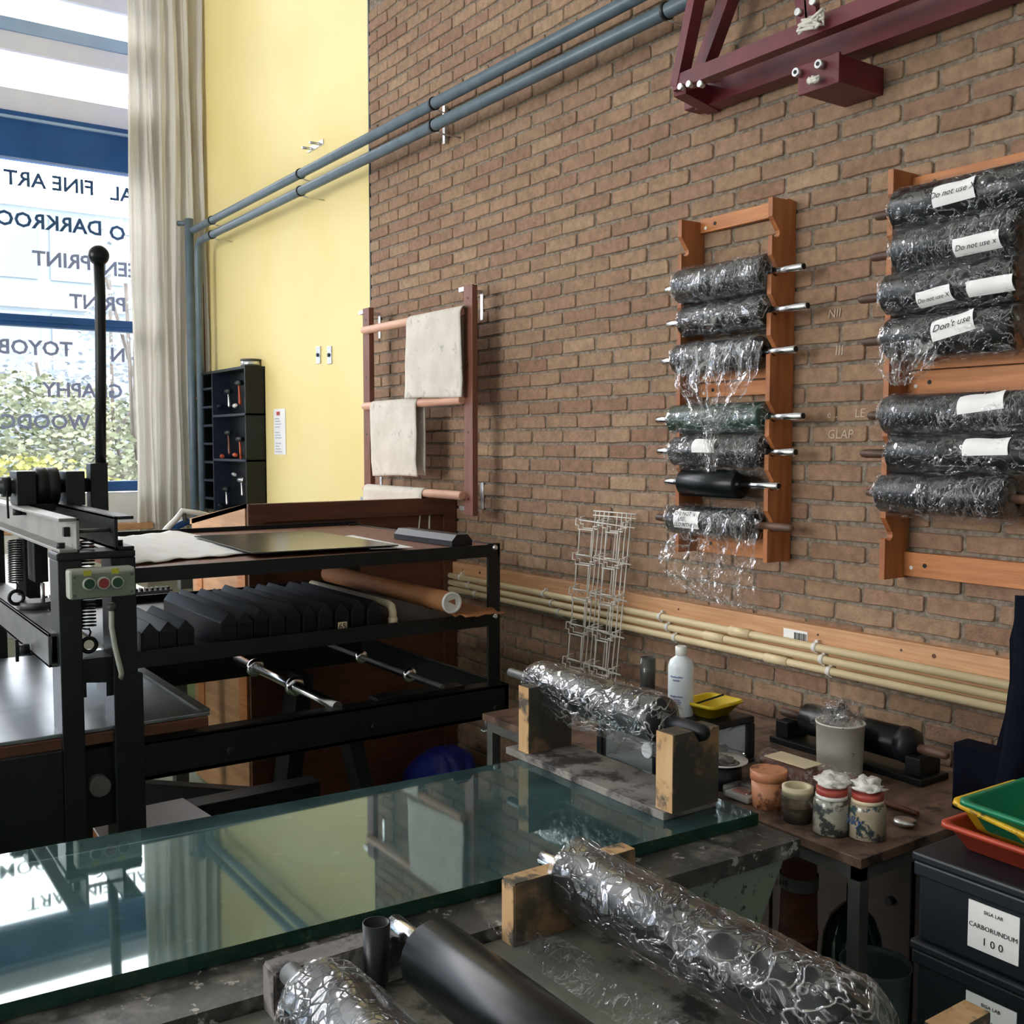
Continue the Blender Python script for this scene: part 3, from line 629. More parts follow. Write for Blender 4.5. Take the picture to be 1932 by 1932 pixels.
for n_, lb, zx, zy, m2 in (
    ('scraper', 'black handled tool lying on the upper shelf', 450, 670, 'blackplastic'), ('squeegee', 'white handled tool lying on the upper shelf', 640, 660, 'wire'),
    ('burnisher', 'dark red handled tool lying on the lower shelf', 490, 1250, 'redplastic'), ('burnisher', 'orange-red handled tool lying on the lower shelf', 640, 1235, 'orangetool'),
    ('scraper', 'black handled tool lying at the cupboard bottom', 465, 1820, 'blackplastic'), ('squeegee', 'grey cylinder on the right of the bottom compartment', 630, 1462, 'galv'),
    ('brush', 'brown handle with blue tip sticking out of the second pigeonhole', 200, 580, 'toolwood'), ('brush', 'black handle sticking out of the third pigeonhole', 140, 815, 'blackplastic'),
    ('brush', 'dark green handle sticking out of the fourth pigeonhole', 125, 1050, 'blackplastic'), ('brush', 'brown wooden handle sticking out of the fifth pigeonhole', 180, 1290, 'toolwood'),
    ('brush', 'black stick in the sixth pigeonhole', 195, 1540, 'blackplastic'), ('brush', 'pale wooden handle in the lowest pigeonhole', 205, 1790, 'toolwood')):
    tool(n_, lb, xq(zx), zq(zy), 'tool', m2=m2, L_=.17, horiz=True)
c = PZ(cz1, xq(825), zq(175)); tn = root('round_tin', 'low round metal tin standing on top of the black cupboard', 'tin', (cx1 - .12, yf + .09, cz1 + .002))
bm = B(); up(bm, cx1 - .12, yf + .09, cz1 + .002, [(0, .07), (.045, .07)]); obj('tin_body', bm, 'galv', tn); bm = B(); up(bm, cx1 - .12, yf + .09, cz1 + .045, [(0, .073), (.012, .073)]); obj('lid', bm, 'greymetal', tn)
a = PY(W - .004, 516, 772); b = PY(W - .004, 539, 858)
nt = root('notice', 'white printed notice sheet on the yellow wall beside the black cupboard', 'notice', ((a.x + b.x) / 2, W, (a.z + b.z) / 2))
bm = B(); sheet(bm, lambda u, v: Vector((a.x + (b.x - a.x) * u, W - .003 - .006 * math.sin(u * PI) * v, b.z + (a.z - b.z) * v)), 6, 6); obj('sheet', bm, 'paper', nt, None, 'open')
bm = B(); wx = b.x - a.x; box(bm, a.x + wx * .35, a.x + wx * .6, W - .012, W - .0105, a.z - .045, a.z - .02); obj('heading', bm, 'redprint', nt, 'small red printed mark')
bm = B()
for k in range(13):
    zz = a.z - .07 - k * .019
    if k in (4, 8): continue
    box(bm, a.x + wx * .2, a.x + wx * (.55 + .25 * ((k * 7) % 5) / 5), W - .0115, W - .0105, zz, zz + .004)
obj('print', bm, 'greytext', nt)

# ================================================================ ROLLERS
def axis_pt(Y, Z, px):                                              # point on a line parallel to the wall seen at image column px
    r = ray(px, 838); return (Y * r.x / r.y)
def crinkle(u, a, seed, s):
    return ridge((u * s, math.cos(a) * .6 + seed, math.sin(a) * .6), 1.0, seed)
def wrap(bm, x0, x1, y, z, r, seed, ends=(.03, .03), amp=.006, rs=.016, nu=64, na=48, sag=0):
    L_ = x1 - x0; tot = L_ + ends[0] + ends[1]
    def f(u, v):
        t = u * tot; a = v * 2 * PI; x = x0 - ends[0] + t
        if t < ends[0]: k = t / max(ends[0], 1e-6); rr = rs + (r * 1.02 - rs) * math.sin(k * PI / 2) ** .6; am = amp * 1.3
        elif t > ends[0] + L_: k = (tot - t) / max(ends[1], 1e-6); rr = rs + (r * 1.02 - rs) * math.sin(k * PI / 2) ** .6; am = amp * 1.3
        else: rr = r * 1.03; am = amp
        p = (x * 9, math.cos(a) * r * 16, math.sin(a) * r * 16)
        rr += am * (ridge(p, 1.0, seed) * .9 + .7 * ridge(p, 2.3, seed + 4))
        s_ = sag * max(0, -math.sin(a)) ** 2 * (1 + .5 * fb((x * 8, 0, seed), 1))
        return Vector((x, y + rr * math.cos(a), z + rr * math.sin(a) - s_))
    sheet(bm, f, nu, na)
def roller(name, label, x0, x1, y, z, r, sx0, sx1, rs=.014, body='rubber', shaft='chrome', film=None, seed=0, group=None, amp=.006, ends=(.03, .03), sag=0, sc=None, nu=64, na=48, tip=.003):
    t = root(name, label, 'roller', ((x0 + x1) / 2, y, z), group)
    bm = B(); lathe(bm, (x0, y, z), (x1, y, z), [(0, r * .55), (0, r - .004), (.004, r), (x1 - x0 - .004, r), (x1 - x0, r - .004), (x1 - x0, r * .55)], 40); obj('roller_body', bm, body, t)
    for a, b in ((sx0, x0), (x1, sx1)):
        bm = B(); L_ = b - a
        pr_ = [(0, rs - tip), (tip, rs), (L_ - tip, rs), (L_, rs - tip)] if shaft != 'woodhandle' else ([(0, rs * .5), (.006, rs * .85), (.02, rs), (L_ * .5, rs * 1.05), (L_, rs * .9)] if a == sx0 else [(0, rs * .9), (L_ * .5, rs * 1.05), (L_ - .02, rs), (L_ - .006, rs * .85), (L_, rs * .5)])
        lathe(bm, (a, y, z), (b, y, z), pr_, 20); obj('shaft', bm, shaft, t, None)
        if shaft == 'chrome' and b - a > .03:
            xx = a if a == sx0 else b; s = -1 if a == sx0 else 1
            bm = B(); cyl(bm, (xx, y, z), (xx + s * .001, y, z), rs * .7, 16); obj('shaft_bore', bm, 'black', t)
    if film:
        bm = B(); wrap(bm, x0, x1, y, z, r, seed, ends, amp, rs, nu, na, sag); obj('plastic_wrap', bm, film, t, None, 'open')
    return t
def tag_on(t, s, x, y, z, r, ang, w, h, rot=0, size=.018, m='paper', lines=None, bend=True):
    # paper label lying on a roller: ang is measured from straight down the -Y side
    yy = y - (r + .011) * math.cos(ang); zz = z + (r + .011) * math.sin(ang)
    nrm = Vector((0, -math.cos(ang), math.sin(ang))); ey = Vector((0, math.sin(ang), math.cos(ang))); ex = Vector((1, 0, 0))
    c, s_ = math.cos(rot), math.sin(rot); ex2 = ex * c + ey * s_; ey2 = ey * c - ex * s_
    o3 = Vector((x, yy, zz))
    bm = B(); sheet(bm, lambda u, v: o3 + ex2 * (u - .5) * w + ey2 * (v - .5) * h + nrm * (.004 * math.sin(u * 7) * v - .010 * (2 * v - 1) ** 2 * bend), 8, 6)
    l = obj('paper_label', bm, m, t, 'white handwritten paper label' if s else None, 'open')
    if s:
        ls = lines or [s]
        for i, q in enumerate(ls):
            text(q, size, 'ink', o3 + nrm * .0045 + ey2 * ((len(ls) - 1) / 2 - i) * size * 1.0, ex2, ey2, t, 'handwriting', .0002, 'CENTER', .35)

# wall racks
YR = W - .105                                                       # roller axis
def rack(label, xl, xr, zb, zt, bars, notch_z, side_th=.018, depth=.125):
    t = root('roller_rack', label, 'rack', ((xl + xr) / 2, W, zb))
    yfr = W - depth
    for x, nm in ((xl, 'side_board'), (xr - side_th, 'side_board')):
        pts = [(W - .008, zb), (yfr, zb)]
        for nz_ in sorted(notch_z):                                  # hooked notches: slanted mouth, round seat
            pts.append((yfr, nz_ - .012))
            for k in range(8):
                a = math.radians(-150 + k * 30); pts.append((YR + .017 * math.cos(a), nz_ + .017 * math.sin(a)))
            pts += [(yfr, nz_ + .052)]
        pts += [(yfr, zt), (W - .008, zt)]
        bm = B(); prism2(bm, pts, 0, x, x + side_th); obj(nm, bm, 'rackwood', t)
    for z0, z1, hol in bars:
        bm = B(); box(bm, xl + side_th, xr - side_th, W - .03, W - .008, z0, z1, .001); b = obj('crossbar', bm, 'barwood', t)
        for xx in (xl + .09, xr - .09):
            bm = B(); zz = (z0 + z1) / 2; cyl(bm, (xx, W - .031, zz), (xx, W - .029, zz), .007, 10); h = obj('screw', bm, 'black', b)
        for xx in (xl + .045, xr - .045):
            bm = B(); zz = (z0 + z1) / 2 - .01; cyl(bm, (xx, W - .032, zz), (xx, W - .029, zz), .006, 10); h = obj('screw', bm, 'wire', b)
    return t
xl1 = PY(W - .12, 1283, 700).x - .012; xr1 = PY(W, 1500, 700).x
zt1 = PY(W, 1508, 380).z; zb1 = PY(W, 1480, 1056).z
r1c = [(1370, 528), (1374, 597), (1360, 672), (1362, 789), (1360, 852), (1345, 912), (1352, 985)]
n1 = [PY(YR, *q).z for q in r1c]
n1h = PY(YR, 1480, 435).z
za, zb = PY(W - .03, 1390, 398).z, PY(W - .03, 1390, 425).z
zc, zd = PY(W - .03, 1420, 688).z, PY(W - .03, 1420, 745).z
ze, zf_ = PY(W - .03, 1420, 1015).z, PY(W - .03, 1420, 1052).z
rack('orange-brown wooden wall rack holding seven rollers, left of two', xl1, xr1, zb1, zt1, [(zb, za, 1), ((zc + zd) / 2 + .003, zc, 1), (zd, (zc + zd) / 2 - .003, 1), (zf_, ze, 0)], n1 + [n1h])
def RX(px, z): return PY(YR, px, 700).x
def addr(i, label, pxs, rpx, **kw):
    z = n1[i]; a, b, c, d = [RX(p, z) for p in pxs]; r = rpx
    return roller('ink_roller', label, b, c, YR, z, r, a, d, group='rollers on the left wall rack', **kw), b, c, z
t, b, c, z = addr(0, 'topmost black roller of the left rack in crinkled clear wrap', (1256, 1286, 1452, 1513), .063, film='filmfine', seed=1, ends=(.02, .02))
t, b, c, z = addr(1, 'wrapped black roller second from top in the left rack, bright bare shaft', (1260, 1294, 1450, 1522), .054, film='film', seed=2, ends=(.012, .02))
t, b, c, z = addr(2, 'wrapped black roller third from top with film hanging down like a skirt', (1252, 1283, 1436, 1501), .056, film='filmfine', seed=3, ends=(.012, .02))
def drape(parent, x0, x1, z, r, pts, seed, m='filmloose', name='hanging_film', nu=40, nv=34, amp=.02):
    # pts: list of (fraction along height, x-left, x-right) of the hanging sheet, z value
    bm = B()
    def f(u, v):
        i = v * (len(pts) - 1); k = min(int(i), len(pts) - 2); t_ = i - k
        zz = pts[k][0] * (1 - t_) + pts[k + 1][0] * t_; xa_ = pts[k][1] * (1 - t_) + pts[k + 1][1] * t_; xb_ = pts[k][2] * (1 - t_) + pts[k + 1][2] * t_
        x = xa_ + (xb_ - xa_) * u
        fold = math.sin(u * 34 + 3 * fb((u * 3, v * 2, seed), 1)) * amp * (.5 + .5 * v) + amp * 1.4 * fb((u * 6, v * 6, seed), 1)
        y = YR - r - .012 + fold - .01 * v; y = min(y, W - .03)
        return Vector((x, y, zz + .01 * fb((u * 5, v * 2, seed), 2)))
    sheet(bm, f, nu, nv); return obj(name, bm, m, parent, None, 'open')
zz = lambda py, px=1350: PY(YR - .06, px, py).z
xx = lambda px: PY(YR - .06, px, 800).x
drape(t, b, c, z, .056, [(zz(650), xx(1272), xx(1440)), (zz(720), xx(1270), xx(1425)), (zz(770), xx(1305), xx(1385)), (zz(810), xx(1332), xx(1362)), (zz(890), xx(1345), xx(1352))], 3, amp=.016)
t, b, c, z = addr(3, 'dark green roller in clear wrap, fourth from top in the left rack', (1241, 1276, 1448, 1517), .053, body='green_rubber', film='film', seed=6, ends=(.012, .02), amp=.004)
t, b, c, z = addr(4, 'black roller in very crumpled wrap with small white label, left rack', (1244, 1280, 1448, 1504), .055, film='filmfine', seed=9, ends=(.02, .02), sag=.015, amp=.009)
tag_on(t, '', (b + c) / 2 - .02, YR, z, .058, .35, .11, .05, 0)
t, b, c, z = addr(5, 'bare unwrapped black roller on a bright shaft, sixth in the left rack', (1259, 1294, 1402, 1473), .050, film=None)
t, b, c, z = addr(6, 'lowest roller of the left rack, labelled, with loose film bag below', (1241, 1276, 1432, 1501), .053, shaft='woodhandle', rs=.014, film='filmfine', seed=12, ends=(.012, .03), amp=.009)
tag_on(t, 'w', b + .125, YR, z, .058, .1, .125, .062, 0, .020, lines=['DO NOT  x', 'USE       ', 'LLO NTHEP'])
drape(t, b, c, z, .053, [(zz(975), xx(1270), xx(1435)), (zz(1040), xx(1252), xx(1428)), (zz(1085), xx(1246), xx(1428)), (zz(1112), xx(1275), xx(1430)), (zz(1135), xx(1330), xx(1432))], 14, amp=.02, nu=50)

xl2 = PY(W - .12, 1672, 700).x - .005; xr2 = xl2 + .66
zt2 = PY(W, 1700, 338).z; zb2 = PY(W, 1690, 1085).z
za, zb = PY(W - .03, 1800, 317).z, PY(W - .03, 1800, 335).z - .025
zc, zd = PY(W - .03, 1800, 672).z, PY(W - .03, 1800, 741).z; zm = PY(W - .03, 1850, 690).z
ze, zf_ = PY(W - .03, 1800, 1050).z, PY(W - .03, 1800, 1097).z
r2 = [(1760, 387), (1770, 465), (1770, 546), (1765, 633), (1770, 781), (1780, 857), (1775, 935)]
n2 = [PY(YR, *q).z for q in r2]
rack('orange-brown wooden wall rack holding seven rollers, right of two', xl2, xr2, zb2, zt2, [(zb, za, 1), (zm, zc + .01, 1), (zd, zm - .004, 1), (zf_, ze, 0)], n2 + [PY(YR, 1680, 1010).z])
lab = ['topmost black roller of the right rack, tagged do not use', 'second black roller of the right rack with bright crinkles and tilted tag', 'third black roller of the right rack with two paper tags', 'fourth black roller of the right rack, tag reading don\'t use',
       'fifth black roller of the right rack, below the middle crossbar', 'sixth black roller of the right rack with blank white tag', 'lowest black roller of the right rack, untagged and crinkled']
pxs = [(1645, 1692, 1990), (1639, 1698, 1925), (1618, 1677, 1922), (1626, 1682, 1922), (1640, 1680, 1990), (1628, 1692, 1990), (1640, 1674, 1915)]
for i in range(7):
    a, b, c = [RX(p, 0) for p in pxs[i]]; z = n2[i]; r = (.064, .066, .062, .062, .058, .054, .058)[i]
    t = roller('ink_roller', lab[i], b, c, YR, z, r, a, c + .11, rs=.0135, shaft='woodhandle', film='film' if i in (0, 2, 3, 5) else 'filmfine', seed=20 + i, group='rollers on the right wall rack', ends=(.02, .02), amp=.006 if i else .004, sag=.01 if i in (3, 6) else 0)
    def lx2(px, py): q = PY(YR - r, px, py); return q.x
    if i == 0: tag_on(t, 'w', lx2(1800, 388), YR, z, r, .1, .125, .058, .06, .024, lines=['Do not use X'])
    if i == 1: tag_on(t, 'w', lx2(1842, 487), YR, z, r, -.35, .135, .05, .05, .022, lines=['Do not use x'])
    if i == 2:
        tag_on(t, 'w', lx2(1762, 578), YR, z, r, -.45, .11, .048, .12, .018, lines=['Do not use X']); tag_on(t, '', lx2(1868, 563), YR, z, r, -.3, .13, .045, .03)
    if i == 3: tag_on(t, 'w', lx2(1798, 617), YR, z, r, .25, .125, .06, .22, .028, lines=["Don't use"])
    if i == 4: tag_on(t, '', lx2(1850, 757), YR, z, r, .45, .13, .055, .12)
    if i == 5: tag_on(t, '', lx2(1860, 838), YR, z, r, .4, .13, .05, .03)
    if i == 3:
        zz2 = lambda py: PY(YR - .06, 1750, py).z; xx2 = lambda px: PY(YR - .06, px, 650).x
        drape(t, b, c, z, r, [(zz2(640), xx2(1662), xx2(1780)), (zz2(690), xx2(1660), xx2(1770)), (zz2(725), xx2(1690), xx2(1735))], 31, amp=.012, nu=30, nv=16)

# ================================================================ RED STEEL FRAME AND BOX HIGH ON THE WALL
rf = root('steel_wall_frame', 'dark red steel lifting frame bolted high on the brick wall', 'frame', (-2.4, W, 3.1))
YO = W - .24
def rb(name, p, q, w=.03, h=.05, m='redsteel'):
    bm = B(); bar(bm, p, q, w, h); obj(name, bm, m, rf)
a = PY(YO, 1275, 160); b = PY(YO, 1800, -22); zl = a.z
b.z = zl
rb('lower_beam', PY(YO, 1278, 160), PY(YO, 1278, 160) + Vector((1.6, 0, .0)), .045, .05)
a2 = PY(W - .1, 1310, 190); rb('wall_beam', Vector((a2.x, W - .06, a2.z + .02)), Vector((a2.x + 1.5, W - .06, a2.z + .02)), .07, .10)
rb('strut', PY(YO, 1280, 165), PY(YO, 1320, -30), .05, .035)
rb('strut', PY(W - .12, 1320, 150), PY(W - .12, 1385, -30), .05, .05)
rb('arm', PY(YO, 1283, 160), Vector((a2.x + .02, W - .02, a2.z - .0)), .05, .07)
rb('arm', PY(YO, 1530, -20), PY(YO, 1535, 55), .02, .04)
rb('arm', PY(YO, 1512, -20), PY(YO, 1518, 55), .02, .04)
for px in (1335, 1410, 1830):
    q = PY(W - .02, px, (193, 165, 5)[(1335, 1410, 1830).index(px)]); bm = B(); box(bm, q.x - .05, q.x + .02, W - .09, W - .008, q.z - .03, q.z + .05, .004); obj('foot', bm, 'redsteel', rf)
for px, py in ((1290, 165), (1306, 160), (1327, 160), (1512, 25), (1540, 5)):
    q = PY(YO - .03, px, py); bm = B(); cyl(bm, q, q - Vector((0, .02, 0)), .011, 10); obj('bolt', bm, 'galv', rf)
def knot(name, label, c, s, seed):
    r = random.Random(seed); bm = B()
    for k in range(7):
        pts = [c + Vector((r.uniform(-1, 1) * s, -r.uniform(0, .4) * s - .01, r.uniform(-.45, .45) * s)) for _ in range(5)]
        p2 = []
        for i in range(4):
            for j in range(4): p2.append(pts[i].lerp(pts[i + 1], j / 4))
        tube(bm, p2, .0045, 6)
    return one(name, bm, 'felt', label, 'cord')
knot('knotted_cord', 'cream cord knotted around the dark red steel beam', PY(YO - .03, 1540, 45), .05, 3)
q = PY(W - .30, 1560, 150)
rbx = root('steel_box', 'small dark red steel block on the brick wall under the red frame', 'box', (q.x, W, q.z))
xA = PY(W - .22, 1510, 150).x; xB = PY(W - .22, 1583, 140).x; zA = PY(W - .22, 1512, 178).z; zB = PY(W - .22, 1512, 143).z + .01
bm = B(); box(bm, xA, xB, W - .22, W - .006, zA, zB + .015, .002); obj('block', bm, 'redsteel', rbx)
bm = B(); box(bm, xA - .004, xB + .004, W - .226, W - .215, zA - .004, zB + .019, .002); obj('face_plate', bm, 'redsteel', rbx)
for t_ in (.03, .62):
    bm = B(); zz_ = zB - .005; xx_ = xA + (xB - xA) * t_; cyl(bm, (xx_, W - .226, zz_), (xx_, W - .25, zz_), .013, 12); obj('bolt', bm, 'galv', rbx)
    bm = B(); cyl(bm, (xx_, W - .25, zz_), (xx_, W - .2515, zz_), .006, 12); obj('bolt_hole', bm, 'black', rbx)
knot('knotted_cord', 'small scrap of cream cord on the dark red steel block', PY(W - .235, 1540, 152), .022, 8)

# ================================================================ BROWN WOODEN CABINET WITH SLOPED TOP
YC1 = W - .01; XC = PY(YC1, 858, 938).x; zc1 = PX(XC, 858, 938).z; YC0 = PX(XC, 465, 945).y; XB_ = PY(YC0, 362, 1000).x
cab = root('wooden_cabinet', 'tall reddish brown wooden cabinet with a sloping desk top against the brick wall', 'cabinet', (XC, (YC0 + YC1) / 2, 0))
zlow = PY(YC0, 385, 983).z
bm = B(); box(bm, XC - .022, XC, YC0 + .02, YC1, 0, zc1); obj('end_panel', bm, 'darkwood', cab, 'dark recessed panel facing the press')
for nm, y0, y1, z0, z1 in (('panel_rail', YC0, YC1, zc1 - .085, zc1), ('panel_rail', YC0, YC1, .02, .12), ('panel_stile', YC0, YC0 + .075, .12, zc1 - .085), ('panel_stile', YC1 - .075, YC1, .12, zc1 - .085), ('panel_rail', YC0 + .075, YC1 - .075, .30, .38)):
    bm = B(); box(bm, XC, XC + .018, y0, y1, z0, z1, .002); obj(nm, bm, 'darkwood', cab)
bm = B(); prism(bm, [(XC - .022, 0), (XB_, 0), (XB_, zlow), (XC - .022, zc1)], 1, YC0, YC0 + .02); obj('side_panel', bm, 'lightwood', cab, 'pale orange sloping side panel')
bm = B(); box(bm, XB_ + .08, XB_ + .16, YC0 - .006, YC0, .3, zlow - .1); box(bm, XC - .12, XC - .02, YC0 - .006, YC0, .3, zc1 - .12); obj('panel_stile', bm, 'barwood', cab)
bm = B(); prism(bm, [(XC - .022, zc1 - .02), (XB_ - .03, zlow - .03), (XB_ - .03, zlow), (XC - .022, zc1)], 1, YC0, YC1); obj('sloped_top', bm, 'lightwood', cab)

# ================================================================ WORKBENCH BY THE WINDOW
bn = root('window_workbench', 'white-topped workbench standing in front of the street window', 'bench', (-6.9, .9, 0))
bm = B(); box(bm, -8.1, -4.76, -1.6, 1.58, .90, .94, .004); obj('bench_top', bm, 'paper', bn)
for x in (-8.0, -4.9):
    for y in (-1.5, 1.45): bm = B(); box(bm, x, x + .06, y, y + .06, 0, .90); obj('leg', bm, 'greymetal', bn)
bm = B(); box(bm, -5.30, -5.24, -1.6, 1.57, .941, .99); obj('rack_rail', bm, 'black', bn)
bm = B()
for k in range(120): y = 1.56 - k * .026; box(bm, -5.29, -5.25, y - .013, y, .985, 1.004)
o = obj('rack_teeth', bm, 'black', bn)
wh = root('star_wheel', 'white and dark steel handwheel arc behind the press tray, in front of the curtain', 'wheel', PX(-5.6, 355, 1010))
pts = [PX(-5.6, 303, 1012), PX(-5.6, 316, 996), PX(-5.6, 332, 980), PX(-5.6, 344, 964), PX(-5.6, 372, 968), PX(-5.6, 412, 977)]
bm = B(); tube(bm, pts, .016, 10); obj('rim', bm, 'ceramic', wh)
bm = B(); tube(bm, [PX(-5.62, 318, 1010), PX(-5.62, 332, 994), PX(-5.62, 352, 984), PX(-5.62, 385, 984)], .02, 10); obj('inner_rim', bm, 'navy', wh)
bm = B(); cyl(bm, PX(-5.6, 347, 968), PX(-5.6, 350, 984), .012); obj('spoke', bm, 'greymetal', wh)
q = PX(-5.6, 350, 1010); bm = B(); box(bm, -5.63, -5.57, q.y - .04, q.y + .04, .941, q.z + .02); box(bm, -5.63, -5.59, q.y - .18, q.y + .2, q.z - .01, q.z + .02); obj('wheel_stand', bm, 'greymetal', wh)
q = PX(-8.35, 225, 992); bm = B(); box(bm, -8.42, -8.3, .9, 2.35, q.z - .03, q.z + .02, .004); one('sill_plank', bm, 'lightwood', 'rough pale plank lying along under the window by the curtain', 'plank')
bm = B(); box(bm, -8.42, -8.32, 1.0, 2.3, 0, q.z - .03); one('low_cupboard', bm, 'white', 'low white cupboard below the window plank', 'cupboard')

# ================================================================ PRINTING PRESS
X1 = -3.2
def P1(px, py): return PX(X1, px, py)
pre = root('etching_press', 'large dark green-black printing press with gantry, bed and shelving end frame', 'press', (X1, .75, 0))
yL0, yL1 = P1(110, 1100).y, P1(153, 1100).y; yR0, yR1 = P1(205, 1100).y, P1(257, 1100).y
zcap = P1(150, 1057).z; zct = P1(150, 1042).z
xdp = PY(yL0, 94, 1100).x                                          # rear edge of the left column's visible side
bm = B(); box(bm, xdp, X1, yL0, yL1, 0, zcap, .003); obj('column', bm, 'black', pre)
bm = B(); box(bm, xdp, X1, yR0 + .008, yR1, 0, zcap, .003); obj('column', bm, 'black', pre)
bm = B(); box(bm, X1 - .02, X1 + .008, yR0 + .006, yR1 + .012, 0, P1(240, 1272).z, .003); obj('sleeve', bm, 'black', pre)
bm = B(); box(bm, xdp, X1 + .004, yL0 - .004, yR1, zcap, zct, .006); obj('cap_plate', bm, 'black', pre)
for y in (yL0, yR0): 
    bm = B(); box(bm, -4.65, -4.55, y, y + .07, 0, zcap, .003); obj('column', bm, 'black', pre)
ztf = P1(150, 977).z; XE2 = -4.65
def channel(yw, yo, z0, z1, x0, x1, t=.010):
    bm = B(); s = 1 if yo > yw else -1
    for a in ((min(yw, yw + s * t), max(yw, yw + s * t), z0, z1), (min(yw, yo), max(yw, yo), z1 - t, z1), (min(yw, yo), max(yw, yo), z0, z0 + t)): box(bm, x0, x1, *a, .002)
    return bm
obj('channel_beam', channel(P1(150, 1000).y, P1(111, 1000).y, zct, ztf, XE2, X1), 'litbeam', pre, 'channel beam, grey-beige colour carrying the side light on its web')
obj('channel_beam', channel(P1(216, 1000).y, P1(253, 1000).y, zct, ztf, XE2, X1), 'black', pre)
for px, py in ((122, 1040), (233, 1036)):
    q = P1(px, py); bm = B(); up(bm, X1 - .05, q.y, zct + .008, [(0, .012), (.018, .012)], 6); obj('bolt', bm, 'black', pre)
q = P1(124, 1008); y0 = P1(150, 1000).y; bm = B(); box(bm, X1 - .10, X1 - .075, y0 - .028, y0 - .001, q.z - .014, q.z + .014, .002); obj('bolt', bm, 'black', pre)
a = P1(154, 1005); bm = B(); cyl(bm, (X1 - .06, y0, a.z), (X1 - .06, P1(216, 1000).y, a.z), .006, 10); obj('spring_rod', bm, 'greymetal', pre)
def spring(x, y, z0, z1, r, n, zr):
    bm = B(); tube(bm, [(x + r * math.cos(k * PI / 6), y + r * math.sin(k * PI / 6), z1 - (z1 - z0) * k / (12 * n)) for k in range(12 * n + 1)], .0028, 6); obj('spring', bm, 'black', pre)
    bm = B(); tube(bm, [(x, y, z0), (x, y + .006, z0 - .012), (x, y, z0 - .03)], .003, 6); obj('spring_hook', bm, 'black', pre)
    R_ = zr; c = Vector((x, y, z0 - .03 - R_)); bm = B()
    tube(bm, [c + Vector((0, R_ * math.cos(k * PI / 12), R_ * math.sin(k * PI / 12))) for k in range(24)], .0062, 10, True); obj('eye_ring', bm, 'black', pre)
sx = X1 - .07; q0 = PX(sx, 167, 1185); spring(sx, q0.y, q0.z, P1(167, 1022).z, .021, 26, .021)
sx2 = -3.75; q0 = PX(sx2, 30, 1098); spring(sx2, q0.y, q0.z, PX(sx2, 30, 1018).z, .021, 18, .022)
# top mechanism
XM = PZ(ztf, 50, 954).x
def PM(px, py, dx=0): return PX(XM + dx, px, py)
def mbox(name, pxa, pxb, pya, pyb, d0, d1, m='black', bev=.003):
    a = PM(pxa, pyb); b = PM(pxb, pya); bm = B(); box(bm, XM + d0, XM + d1, a.y, b.y, a.z, b.z, bev); return obj(name, bm, m, pre)
mbox('bearing_block', 33, 68, 889, 954, -.14, 0); mbox('bearing_block', 126, 160, 889, 954, -.14, 0)
mbox('bearing_foot', 60, 108, 950, 966, -.1, -.02)
zax = PM(95, 918).z; xax = XM - .07
bm = B(); y0, y1 = PM(70, 900).y, PM(118, 900).y; Rw = (PM(90, 884).z - zax) * 1.05
lathe(bm, (xax, y0, zax), (xax, y1, zax), [(0, Rw * .7), (.006, Rw), ((y1 - y0) * .46, Rw), ((y1 - y0) * .5, Rw * .9), ((y1 - y0) * .54, Rw), (y1 - y0 - .006, Rw), (y1 - y0, Rw * .7)], 32); obj('cam_wheel', bm, 'black', pre)
bm = B(); cyl(bm, (xax, PM(2, 900).y, zax), (xax, PM(206, 900).y, zax), .026, 20); obj('axle', bm, 'black', pre)
bm = B(); cyl(bm, (xax, PM(8, 900).y, zax), (xax, PM(25, 900).y, zax), .036, 20); obj('axle_collar', bm, 'black', pre)
bm = B(); cyl(bm, (xax + .03, PM(16, 900).y, zax), (xax + .03, PM(16, 900).y + .002, zax - .11), .004, 6); obj('split_pin', bm, 'black', pre)
a, b = PM(177, 960), PM(208, 874); bm = B(); box(bm, xax - .035, xax + .035, a.y, b.y, a.z - .02, b.z, .004); obj('lever_socket', bm, 'black', pre)
lc = [PM(190, 874, -.07), PM(190, 700, -.07), PM(189, 560, -.07), PM(186.5, 500, -.07)]
bm = B(); tube(bm, lc, .0195, 14); obj('lever', bm, 'black', pre)
bm = B(); up(bm, lc[0].x, lc[0].y, lc[0].z - .01, [(0, .026), (.012, .026)]); obj('lever_collar', bm, 'black', pre)
bm = B(); bmesh.ops.create_uvsphere(bm, u_segments=24, v_segments=16, radius=.037, matrix=Matrix.Translation(PM(186, 482, -.07)))
for f in bm.faces: f.smooth = True
obj('lever_knob', bm, 'rubber', pre, 'glossy black ball knob')
for px in (35, 50): q = PM(px, 964, .0); bm = B(); cyl(bm, (XM - .03, PM(px, 960).y, ztf - .012), (XM - .03, PM(px, 960).y, ztf - .034), .014, 8); obj('nut', bm, 'black', pre)
